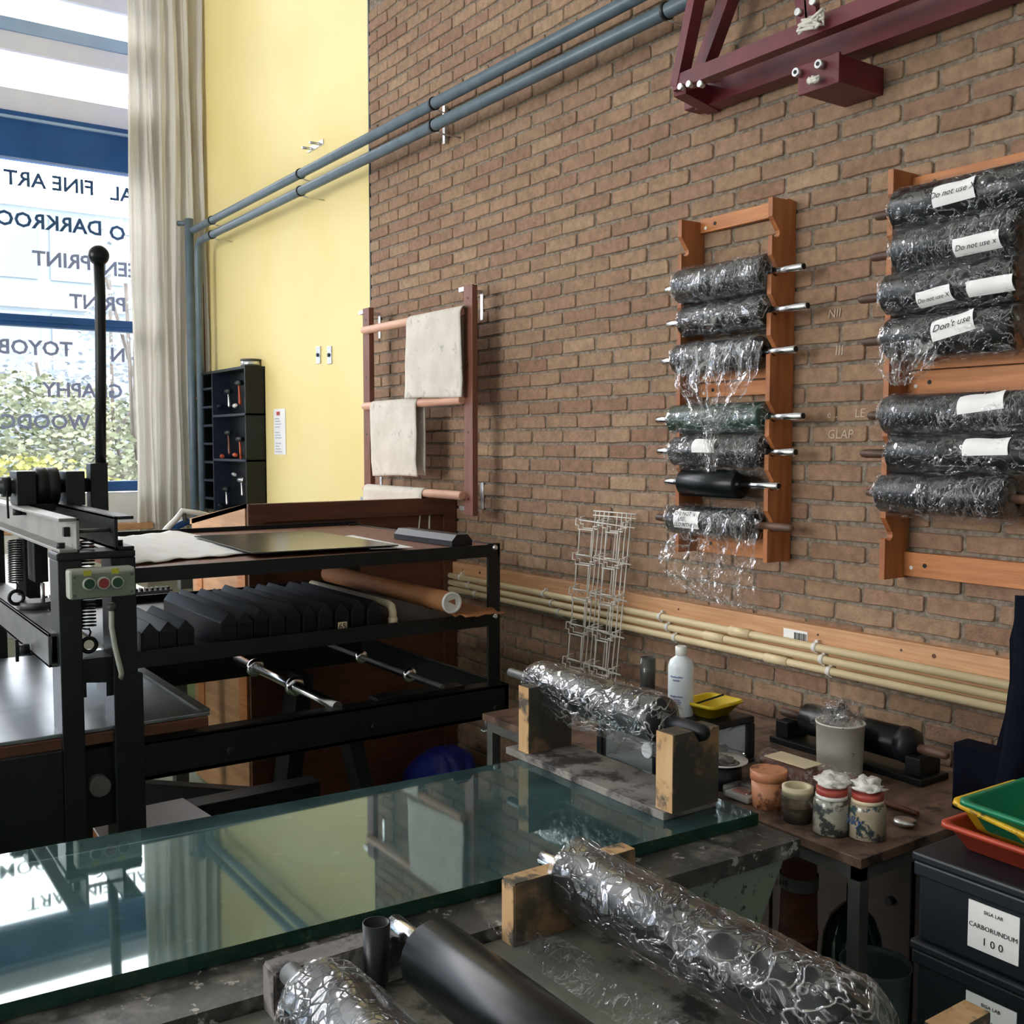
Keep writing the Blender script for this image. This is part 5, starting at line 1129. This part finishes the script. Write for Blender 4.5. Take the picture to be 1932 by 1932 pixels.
pot('plastic_tub', 'clear round plastic tub holding murky amber liquid beside the jars', 'tub', 1511, 1556, 64, 60, [('tub_wall', 'plasticclear', [(0, .86), (.02, .9), (1, 1)], False, None), ('liquid', 'amber', [(.02, .86), (.5, .92)], True, None)])
p = PZ(ZJ, 1511, 1556); d = (p - Vector((0, 0, H))).dot(FW); p = p + FH * .03
tp = root('masking_tape_roll', 'cream roll of masking tape resting on the clear tub', 'tape', (p.x, p.y, ZJ + .06))
bm = B(); lathe(bm, (p.x, p.y, ZJ + .059), (p.x, p.y, 2), [(0, .025), (0, .0355), (.021, .0355), (.021, .025), (0, .025)], 32, False); obj('tape', bm, 'tapecream', tp)
pot('orange_tub', 'orange-stained round tub with lid between the plate and the clear tub', 'tub', 1456, 1530, 68, 72, [('tub_body', 'orangepot', [(0, .86), (.02, .88), (.74, .96)], True, None), ('lid', 'orangepot', [(.74, 1.02), (.98, 1.04), (1.0, .99)], True, None)])
t, p, R_, Hh = pot('black_tin', 'black round tin under the stained white plate', 'tin', 1370, 1492, 70, 40, [('tin_body', 'blackplastic', [(0, 1), (1, 1)], True, None)])
zz_ = ZJ + Hh + .001
pl = root('white_plate', 'white saucer with inky scraps standing on the black tin', 'plate', (p.x, p.y, zz_)); R2 = R_ * 1.32
bm = B(); lathe(bm, (p.x, p.y, zz_), (p.x, p.y, 9), [(0, 0), (0, R2 * .5), (.012, R2), (.015, R2), (.005, R2 * .55), (.004, 0)], 36, False); obj('dish', bm, 'ceramic', pl)
one('inky_rag', rag(p, zz_ + .003, R2 * .55, 5, h=.35), 'postgrey', 'inky grey rag scraps on the white saucer', 'rag')
pot('white_tub', 'tall stained white plastic tub stuffed with clear film on the jar table', 'tub', 1595, 1465, 90, 96, [('tub_wall', 'tubwhite', [(0, .92), (.02, .94), (.97, 1.0), (.97, 1.03), (1.0, 1.03), (1.0, .97), (.7, .95), (.7, 0)], False, None)])
p = PZ(ZJ, 1595, 1465) + FH * .05
p_top = ZJ + .143
r = random.Random(5); bm = B()
for k in range(30):
    c = Vector((p.x + r.uniform(-.042, .042), p.y + r.uniform(-.042, .042), p_top + r.uniform(-.015, .03))); n = Vector((r.uniform(-1, 1), r.uniform(-1, 1), r.uniform(.2, 1))).normalized(); _, u_, v_ = frame(n)
    sheet(bm, lambda a, b: c + u_ * (a - .5) * .05 + v_ * (b - .5) * .05 + n * .02 * fb((a * 3, b * 3, k), 1), 6, 6)
one('film_scraps', bm, 'filmfine', 'clear crumpled film scraps bulging out of the tall white tub', 'film')
# small clear box with red contents
a = PZ(ZJ, 1392, 1512); bx_ = root('small_clear_box', 'small clear plastic box with white and red contents in front of the saucer', 'box', (a.x, a.y + .03, ZJ))
bm = B(); box(bm, a.x - .045, a.x + .03, a.y, a.y + .055, ZJ, ZJ + .016, .004); obj('contents', bm, 'ceramic', bx_); bm = B(); box(bm, a.x - .03, a.x + .015, a.y + .012, a.y + .04, ZJ + .016, ZJ + .020, .001); obj('red_contents', bm, 'redlid', bx_)
bm = B(); box(bm, a.x - .05, a.x + .035, a.y - .004, a.y + .06, ZJ, ZJ + .030, .006); obj('box_shell', bm, 'plasticclear', bx_)
# film-wrapped bundle with card
a, b = PZ(ZJ + .03, 1440, 1440), PZ(ZJ + .03, 1600, 1500)
bm = B(); wrap(bm, min(a.x, b.x), max(a.x, b.x) + .02, (a.y + b.y) / 2 + .02, ZJ + .034, .030, 61, (.02, .02), .006, .006, 60, 30)
wb = root('wrapped_bundle', 'flat brownish bundle in clear film lying behind the tubs', 'bundle', (a.x, a.y, ZJ)); obj('bundle_film', bm, 'filmfine', wb, None, 'open')
bm = B(); lathe(bm, (min(a.x, b.x), (a.y + b.y) / 2 + .02, ZJ + .034), (max(a.x, b.x) + .02, (a.y + b.y) / 2 + .02, ZJ + .034), [(0, .02), (.02, .028), (abs(a.x - b.x), .028), (abs(a.x - b.x) + .02, .02)], 20); obj('bundle_core', bm, 'brownwood', wb)
bm = B(); c0 = PZ(ZJ + .075, 1498, 1432); box(bm, c0.x - .07, c0.x + .06, c0.y - .03, c0.y + .035, ZJ + .070, ZJ + .072); one('card', bm, 'tapecream', 'cream card with dark marks lying on the film-wrapped bundle', 'card')
# roller on its own stand
YE_ = 2.37; ZE_ = PY(YE_, 1475, 1337).z; ze2 = PY(YE_, 1788, 1432).z; ZE_ = (ZE_ + ze2) / 2
xa, xb = PY(YE_, 1522, 1360).x, PY(YE_, 1722, 1405).x
st = root('roller_stand', 'black two-post roller stand at the back of the jar table', 'stand', ((xa + xb) / 2, YE_, ZJ))
for px0, px1 in ((1482, 1500), (1727, 1775)):
    x0 = PY(YE_, px0, 1400).x; bm = B(); box(bm, x0, x0 + .045, YE_ - .045, YE_ + .045, ZJ + .018, ZE_ - .014, .003); obj('post', bm, 'blackworn', st)
x0, x1 = PY(YE_, 1482, 1400).x, PY(YE_, 1727, 1400).x + .045
bm = B(); box(bm, x0 - .01, x1 + .015, YE_ - .06, YE_ + .06, ZJ, ZJ + .018, .003); obj('base_board', bm, 'black', st)
roller('print_roller', 'bare shiny black roller with wooden handle on the black stand by the wall', xa, xb, YE_, ZE_, .045, PY(YE_, 1473, 1340).x, PY(YE_, 1790, 1434).x, rs=.012, shaft='woodhandle')
bm = B(); x = xb; lathe(bm, (x - .03, YE_, ZE_), (x + .02, YE_, ZE_), [(0, .046), (.02, .048), (.032, .045), (.042, .032), (.05, .015)], 24)
for v in bm.verts: v.co += Vector((.004 * noise.noise(v.co * 60), .004 * noise.noise(v.co * 70), .004 * noise.noise(v.co * 55)))
one('black_wrap', bm, 'blackplastic', 'crumpled black plastic gathered on the right end of the bare shiny roller', 'wrap')

# black drawer unit with yellow tray, bottle and measuring cylinder
qc = PZ(ZJ, 1424, 1437); u1 = qc.x; YU1 = qc.y; YU = PX(u1, 1240, 1400).y; u0 = PY(YU, 1125, 1400).x; ZU = PX(u1, 1426, 1350).z
du = root('drawer_unit', 'black plastic drawer unit with clear drawers on the jar table', 'drawers', ((u0 + u1) / 2, (YU + YU1) / 2, ZJ))
bm = B(); box(bm, u0, u1, YU, YU1, ZU - .02, ZU, .006); obj('top', bm, 'blackplastic', du)
bm = B(); box(bm, u0, u1, YU, YU1, ZJ, ZJ + .012, .002); obj('bottom', bm, 'blackplastic', du)
for x in (u0, u1 - .02):
    for y in (YU, YU1 - .02): bm = B(); box(bm, x, x + .02, y, y + .02, ZJ + .012, ZU - .02, .003); obj('corner_post', bm, 'blackplastic', du)
for z0_, z1_ in ((ZJ + .014, ZU - .024),):
    bm = B(); box(bm, u0 + .01, u1 - .008, YU + .008, YU1 - .01, z0_, z1_, .004); dr = obj('drawer', bm, 'plasticclear', du)
    bm = B(); box(bm, u0 + .014, u1 - .012, YU + .014, YU1 - .016, z0_ + .002, z0_ + .004); obj('drawer_floor', bm, 'frost', dr)
rb_ = (ZU - ZJ - .045) / 4
for k, zz_ in enumerate((ZJ + .019 + rb_, ZJ + .020 + rb_ * 3)):
    y0_ = YU1 - .30 - .06 * k; x_ = u1 - .02 - rb_
    t = root('white_bottle', ('lower' if k == 0 else 'upper') + ' pale bottle lying inside the clear drawers', 'bottle', (x_, y0_, zz_)); bm = B(); lathe(bm, (x_, y0_, zz_), (x_, y0_ + .24, zz_), [(0, rb_ * .9), (.004, rb_), (.18, rb_), (.205, rb_ * .5), (.23, rb_ * .5)], 20); obj('bottle_body', bm, 'frost', t)
    text('Zing' if k else 'lak', .020, 'ink', (x_ + rb_ + .001, y0_ + .10, zz_), (0, 1, 0), (0, 0, 1), t, 'handwriting', .0003, 'CENTER', .4)
pb_ = PZ(ZU, 1286, 1352) + FH * .02; px_ = pb_.x; YBt = pb_.y; R_ = 48 / 2 * ((pb_ - Vector((0, 0, H))).dot(FW)) / F; Hb = PY(YBt, 1286, 1219).z - ZU
bo = root('white_bottle', 'white plastic bottle with printed label standing on the black drawer unit', 'bottle', (px_, YBt, ZU))
bm = B(); up(bm, px_, YBt, ZU, [(0, R_ * .95), (.004, R_), (Hb * .72, R_), (Hb * .80, R_ * .85), (Hb * .86, R_ * .42), (Hb * .88, R_ * .40)], 28); obj('bottle_body', bm, 'frost', bo)
bm = B(); up(bm, px_, YBt, ZU + Hb * .87, [(0, R_ * .46), (Hb * .12, R_ * .46), (Hb * .13, R_ * .40)], 20); obj('bottle_cap', bm, 'ceramic', bo)
bm = B()
for z_, w_ in ((.58, .9), (.53, .45), (.30, .95), (.25, .5), (.22, .7), (.19, .6), (.15, .55)):
    for j in range(9): a_ = -PI / 2 + (j / 8 - .5) * w_ + .45; p_ = Vector((px_ + (R_ + .0006) * math.cos(a_), YBt + (R_ + .0006) * math.sin(a_), ZU + Hb * z_)); box(bm, p_.x - .0014, p_.x + .0014, p_.y - .0014, p_.y + .0008, p_.z - .0014, p_.z + (.0016 if j % 3 else .003))
obj('label_print', bm, 'greytext', bo)
YCy = 2.46; pc = PY(YCy, 1222, 1290); ZUs = ZU; ZU = ZJ; cy = root('measuring_cylinder', 'transparent measuring beaker behind the wrapped cradle roller', 'beaker', (pc.x, YCy, ZU))
bm = B(); zt_c = PY(YCy, 1222, 1240).z; up(bm, pc.x, YCy, ZU, [(0, 0), (0, .026), (zt_c - ZU, .028), (zt_c - ZU, .0265), (.003, .0245), (.003, 0)], 24, False); obj('beaker_wall', bm, 'plasticclear', cy); ZU = ZUs
def tray(name, label, c, lx_, ly_, h, m, tilt=(0, 0, 0), rim=.014, th=.003, slope=.022):
    t = root(name, label, 'tray', c); bm = B()
    lay = [(0, slope, 0), (h, 0, 0), (h, -rim, 0), (h - .006, -rim, 0)]
    def ring(z, ins, n=6, rr=.02):
        out = []; hx = lx_ / 2 - ins; hy = ly_ / 2 - ins
        for sx_, sy_, a0 in ((1, 1, 0), (-1, 1, PI / 2), (-1, -1, PI), (1, -1, 1.5 * PI)):
            for k in range(n + 1): a = a0 + k * PI / 2 / n; out.append(Vector((sx_ * (hx - rr) + rr * math.cos(a), sy_ * (hy - rr) + rr * math.sin(a), z)))
        return out
    R3 = Matrix.Rotation(tilt[2], 3, 'Z') @ Matrix.Rotation(tilt[1], 3, 'Y') @ Matrix.Rotation(tilt[0], 3, 'X')
    seq = [ring(0, slope + .0), ring(h - .002, .003), ring(h, -rim * .6), ring(h - .001, -rim), ring(h - .008, -rim), ring(h - .004, 0), ring(0.0, slope - th)]
    seq = [ring(.003, slope + .002), ring(h - .003, .004), ring(h, 0), ring(h, -rim), ring(h - .008, -rim - .001), ring(h - .007, -rim + .002), ring(h - .006, -.002), ring(0, slope - .001)]
    vr = [[bm.verts.new(R3 @ p + Vector(c)) for p in r_] for r_ in seq]; n = len(vr[0])
    for A, Bq in zip(vr, vr[1:]):
        for i in range(n): f = bm.faces.new((A[i], A[(i + 1) % n], Bq[(i + 1) % n], Bq[i])); f.smooth = True
    bm.faces.new(vr[0]); bm.faces.new(vr[-1][::-1]); obj('tray_body', bm, m, t); return t
c = PZ(ZU, 1335, 1357); tray('yellow_tray', 'small bright yellow plastic tray on the black drawer unit', (c.x - .03, c.y + .045, ZU + .001), .11, .13, .040, 'yellowplastic', (0, 0, .1), rim=.005)
br_ = root('flat_brush', 'black-handled brush lying across the small yellow tray', 'brush', (c.x, c.y, ZU + .045))
a, b = PY(c.y - .0, 1282, 1338), PY(c.y + .02, 1364, 1311); bm = B(); bar(bm, a, b, .009, .005); obj('handle', bm, 'blackplastic', br_); bm = B(); bar(bm, a + (a - b) * .18, a, .016, .006); obj('bristles', bm, 'postgrey', br_)

# wire card rack leaning on the wall
wt = PY(W - .02, 1105, 962); wt1 = PY(W - .02, 1220, 965); Hw = wt.z - ZJ
Yb = 2.67; wr = root('wire_card_rack', 'white wire card rack leaning against the brick wall', 'rack', ((wt.x + wt1.x) / 2, Yb, .5))
ytop = W - .03; ztop = wt.z; zbot = .50; ybot = Yb
ux0, ux1 = PY(W - .02, 1128, 962).x, PY(W - .02, 1195, 962).x
dn = Vector((0, ybot - ytop, zbot - ztop)); fwd = Vector((0, -1, .35)).normalized(); Lw = dn.length; dn = dn.normalized()
def wp(x, s, f): return Vector((x, ytop, ztop)) + dn * s + fwd * f
xs = [ux0, ux0 + .045, ux0 + .10, ux0 + .13, ux1 - .10, ux1 - .06, ux1 - .02, ux1 + .03]
xs = [ux0 + (ux1 - ux0) * k for k in (0, .12, .25, .38, .62, .75, .88, 1)]
r_ = .0029
for x in xs: bm = B(); tube(bm, [wp(x, 0, 0), wp(x, Lw, 0)], r_, 6); obj('upright_wire', bm, 'wire', wr)
for s in (0, .018): bm = B(); tube(bm, [wp(ux0 - .015, s, 0), wp(ux1 + .03, s, 0)], r_, 6); obj('cross_wire', bm, 'wire', wr)
n_t = 6
for k in range(n_t):
    s0 = .05 + k * (Lw - .12) / (n_t - .35)
    for side, (xa_, xb_) in enumerate(((ux0 - .06, ux0 + (ux1 - ux0) * .36), (ux0 + (ux1 - ux0) * .52, ux1 + .015))):
        f_ = .055; m_ = (xa_ + xb_) / 2
        for f2, sd in ((f_, 0), (f_ * .55, -.012)):
            bm = B(); tube(bm, [wp(xa_ + .0, s0 + sd - .012, 0), wp(xa_ - .0, s0 + sd, f2), wp(xa_, s0 + .028 + sd, f2), wp(xa_ + .022, s0 + .028 + sd, f2), wp(xa_ + .022, s0 + .045 + sd, f2), wp(xb_ - .022, s0 + .045 + sd, f2), wp(xb_ - .022, s0 + .028 + sd, f2), wp(xb_, s0 + .028 + sd, f2), wp(xb_, s0 + sd, f2), wp(xb_, s0 + sd - .012, 0)], r_, 6); obj('pocket_wire', bm, 'wire', wr)
        for q in (.22, .8):
            x = xa_ + (xb_ - xa_) * q; bm = B(); tube(bm, [wp(x, s0 + .045, f_), wp(x, s0 + .15, f_ * .95), wp(x, s0 + .16, 0)], r_, 6); obj('pocket_wire', bm, 'wire', wr)
        bm = B(); tube(bm, [wp(xa_ + (xb_ - xa_) * .22, s0 + .15, f_ * .95), wp(xa_ + (xb_ - xa_) * .8, s0 + .15, f_ * .95)], r_, 6); obj('pocket_wire', bm, 'wire', wr)
    bm = B(); tube(bm, [wp(ux0 - .07, s0, .03), wp(ux1 + .06, s0 + .012, .03)], r_, 6); obj('cross_wire', bm, 'wire', wr)

# ================================================================ CRATES AND TRAYS ON THE RIGHT
YK = 1.66
def crate(z0, z1, label, lines):
    x0 = PY(YK, 1717, 1700).x; L_, D_ = .60, .40; t = root('black_crate', label, 'crate', (x0 + L_ / 2, YK + D_ / 2, z0))
    bm = B(); box(bm, x0 + .01, x0 + L_ - .01, YK + .01, YK + D_ - .01, z0, z1 - .03, .006); obj('crate_body', bm, 'cratelight', t)
    bm = B(); box(bm, x0 + .003, x0 + L_ - .003, YK + .003, YK + D_ - .003, z1 - .045, z1 - .018, .004); obj('crate_rim', bm, 'cratelight', t)
    bm = B(); box(bm, x0, x0 + L_, YK, YK + D_, z1 - .018, z1, .005); obj('lid', bm, 'cratelight', t)
    q = PY(YK, 1868, 1768); lw, lh = .092, .084; zc_ = z0 + (z1 - z0) * .42
    bm = B(); box(bm, q.x - lw / 2, q.x + lw / 2, YK + .0085, YK + .0098, zc_ - lh / 2, zc_ + lh / 2); obj('paper_label', bm, 'paper', t, 'white printed label')
    for s_, sz, dz in lines: text(s_, sz, 'ink', (q.x, YK + .008, zc_ + dz), (1, 0, 0), (0, 0, 1), t, 'lettering', .0003)
    return x0, L_, D_
zk1 = PY(YK, 1717, 1603).z; zk2 = PY(YK, 1714, 1768).z; hk = zk1 - zk2
LB = [('SIGA LAB', .0085, .028), ('CARBORUNDUM', .0115, .000), ('1 0 0', .019, -.024)]
x0, L_, D_ = crate(zk2, zk1, 'top black lidded crate with carborundum 100 label, under the colour trays', LB)
crate(zk2 - hk, zk2 - .001, 'lower black crate with its own white carborundum label, second in the stack', [('SIGA LAB', .0085, .028), ('CARBORUNDUM', .0115, .000)])
crate(zk2 - 2 * hk, zk2 - hk - .001, 'bottom black crate of the stack, mostly out of view', [])
def trc(px, py, z, lx_, dy=0): q = PZ(z, px, py); return Vector((q.x + lx_ / 2, q.y, z))
def trayat(px, py, dy, lx_, ly_, h, name, label, m, tilt):          # px, py: the near left corner of the rim
    y = YK + dy; q = PY(y, px, py); tray(name, label, (q.x + lx_ / 2 + .01, y + ly_ / 2 + .01, max(q.z - h, zk1 + .001)), lx_, ly_, h, m, tilt, rim=.010)
trayat(1768, 1572, .05, .36, .27, .046, 'red_tray', 'red plastic photo tray at the bottom of the tray pile on the crates', 'redplastic', (0, 0, -.03))
trayat(1783, 1532, .06, .36, .20, .046, 'yellow_photo_tray', 'dirty yellow photo tray tilted between the green and red trays', 'oldyellow', (0, .13, -.03))
trayat(1802, 1514, .05, .36, .24, .052, 'green_tray', 'dark green photo tray on top of the tray pile', 'greenplastic', (0, .03, -.02))

# navy coat and board at the right edge
YN = 2.25
def cx(px): return PY(YN, px, 1300).x
tz = PY(YN, 1932, 1100).z
nc = root('navy_coat', 'dark navy coat hanging at the right edge in front of the brick wall', 'coat', (cx(1932) + .1, YN, .9))
edge = [(1936, 1085), (1918, 1120), (1895, 1165), (1887, 1210), (1884, 1300), (1876, 1360), (1862, 1420), (1848, 1465), (1838, 1540), (1835, 1640)]
ev = [PY(YN, *q) for q in edge]
bm = B()
def fcoat(u, v, back=0):
    i = v * (len(ev) - 1); k = min(int(i), len(ev) - 2); e = ev[k].lerp(ev[k + 1], i - k); x = e.x + u * .55
    d = .05 * math.sin(u * PI) + .022 * math.sin(u * 26 + 2 * v) * v + .012 * fb((u * 5, v * 5, 2), 1)
    return Vector((x, YN + .05 - d if not back else YN + .10 + d, e.z + .02 * u))
sheet(bm, lambda u, v: fcoat(u, v), 40, 30); sheet(bm, lambda u, v: fcoat(u, v, 1), 40, 30); obj('coat_body', bm, 'navycloth', nc, None, 'open')
bm = B(); a = PY(YN + .04, 1893, 1180); tube(bm, [PY(YN + .02, 1950, 1125), PY(YN - .0, 1945, 1280), PY(YN - .03, 1925, 1420), PY(YN - .04, 1905, 1520)], .038, 14); obj('sleeve', bm, 'navycloth', nc)
bm = B(); cyl(bm, (cx(1932) + .25, YN + .06, tz + .02), (cx(1932) + .25, W, tz + .04), .012); obj('coat_peg', bm, 'galv', nc)
a, b = PY(2.3, 1822, 1490), PY(2.3, 1868, 1402); bm = B(); box(bm, a.x, a.x + .35, 2.24, 2.3, .2, b.z, .006); one('dark_blue_case', bm, 'navycloth', 'dark blue case standing behind the crates below the navy coat', 'case')

# ================================================================ UNDER THE JAR TABLE
q = PZ(.0, 1505, 1935); xx_, yy_ = PY(2.10, 1507, 1700).x, 2.10
dm = root('fibre_drum', 'dark brown drum with grey label band under the jar table', 'drum', (xx_, yy_, 0))
rr = 38 * 2.5 / F; bm = B(); up(bm, xx_, yy_, 0, [(0, rr), (.45, rr), (.45, rr * 1.04), (.47, rr * 1.04), (.47, rr), (.66, rr * .9)]); obj('drum_body', bm, 'darkwood', dm)
bm = B(); zq1 = PY(yy_, 1507, 1650).z; up(bm, xx_, yy_, zq1 - .03, [(0, rr * 1.01), (.035, rr * 1.01)], 32, False); obj('label_band', bm, 'greymetal', dm)
text('SHEET', .02, 'ink', (xx_, yy_ - rr * 1.01 - .002, zq1 - .012), (1, .5, 0), (0, 0, 1), dm, 'lettering', .0005)
xx_, yy_ = PY(2.2, 1608, 1740).x, 2.2
dj = root('glass_demijohn', 'round dark glass demijohn on the floor under the jar table', 'bottle', (xx_, yy_, 0))
bm = B(); zt_d = PY(yy_, 1608, 1680).z; up(bm, xx_, yy_, 0, [(0, .05), (.02, .075), (zt_d * .7, .078), (zt_d * .8, .072), (zt_d * .88, .055), (zt_d * .93, .03), (zt_d * .95, .016), (zt_d + .02, .016)], 32); obj('flask', bm, 'slabedge', dj)
xx_, yy_ = PY(1.98, 1652, 1830).x, 1.98; zt_b = PY(yy_, 1652, 1815).z
bk = root('plastic_bin', 'teal-grey open plastic bin under the jar table beside the crates', 'bin', (xx_, yy_, 0))
bm = B(); up(bm, xx_, yy_, 0, [(0, .055), (zt_b - .01, .075), (zt_b, .080), (zt_b, .076), (zt_b - .012, .072), (.01, .052), (.01, 0)], 32, False); obj('bin_wall', bm, 'tealtub', bk)

bm = B(); box(bm, -2.65, -1.15, 2.56, 2.76, 0, .78, .004); sb = root('filler_chest', 'added dark brown chest standing in for shade under the jar table', 'chest', (-1.9, 2.6, 0)); obj('chest_body', bm, 'chestwood', sb)  # made-up chest, added to darken the space under the table
for k in range(3):
    bm = B(); box(bm, -2.68 + k * .51, -2.20 + k * .51, 2.545, 2.56, .06, .72, .003); dd = obj('door', bm, 'chestwood', sb); bm = B(); cyl(bm, (-2.26 + k * .51, 2.545, .42), (-2.26 + k * .51, 2.525, .42), .012, 12); obj('knob', bm, 'black', dd)

# chalk marks on the bricks between the two racks
M['chalk'] = mat('faded_chalk', (.52, .42, .33), None, .9)
for s_, px, py, sz in (('NII', 1574, 592, .040), ('III', 1583, 662, .045), ('e ..', 1570, 782, .035), ('LE', 1622, 780, .040), ('GLAP', 1585, 820, .042)):
    q = PY(W - .0095, px, py); text(s_, sz, 'chalk', q, (1, 0, 0), (0, 0, 1), wall, 'chalk_writing', .0004, 'CENTER', .1)
# wooden stick and spoon on the jar table
a, b = PZ(ZJ + .008, 1662, 1512), PZ(ZJ + .008, 1732, 1536)
bm = B(); tube(bm, [a, b], .0065, 10); one('wooden_stick', bm, 'darkwood', 'dark round wooden stick lying behind the right paint jar', 'stick')
a = PZ(ZJ + .012, 1708, 1548); bm = B(); lathe(bm, (a.x, a.y, ZJ), (a.x, a.y, 3), [(0, .018), (.008, .026), (.014, .024), (.016, .01)], 20); one('metal_lid', bm, 'galv', 'small shiny metal lid lying beside the right paint jar', 'lid')
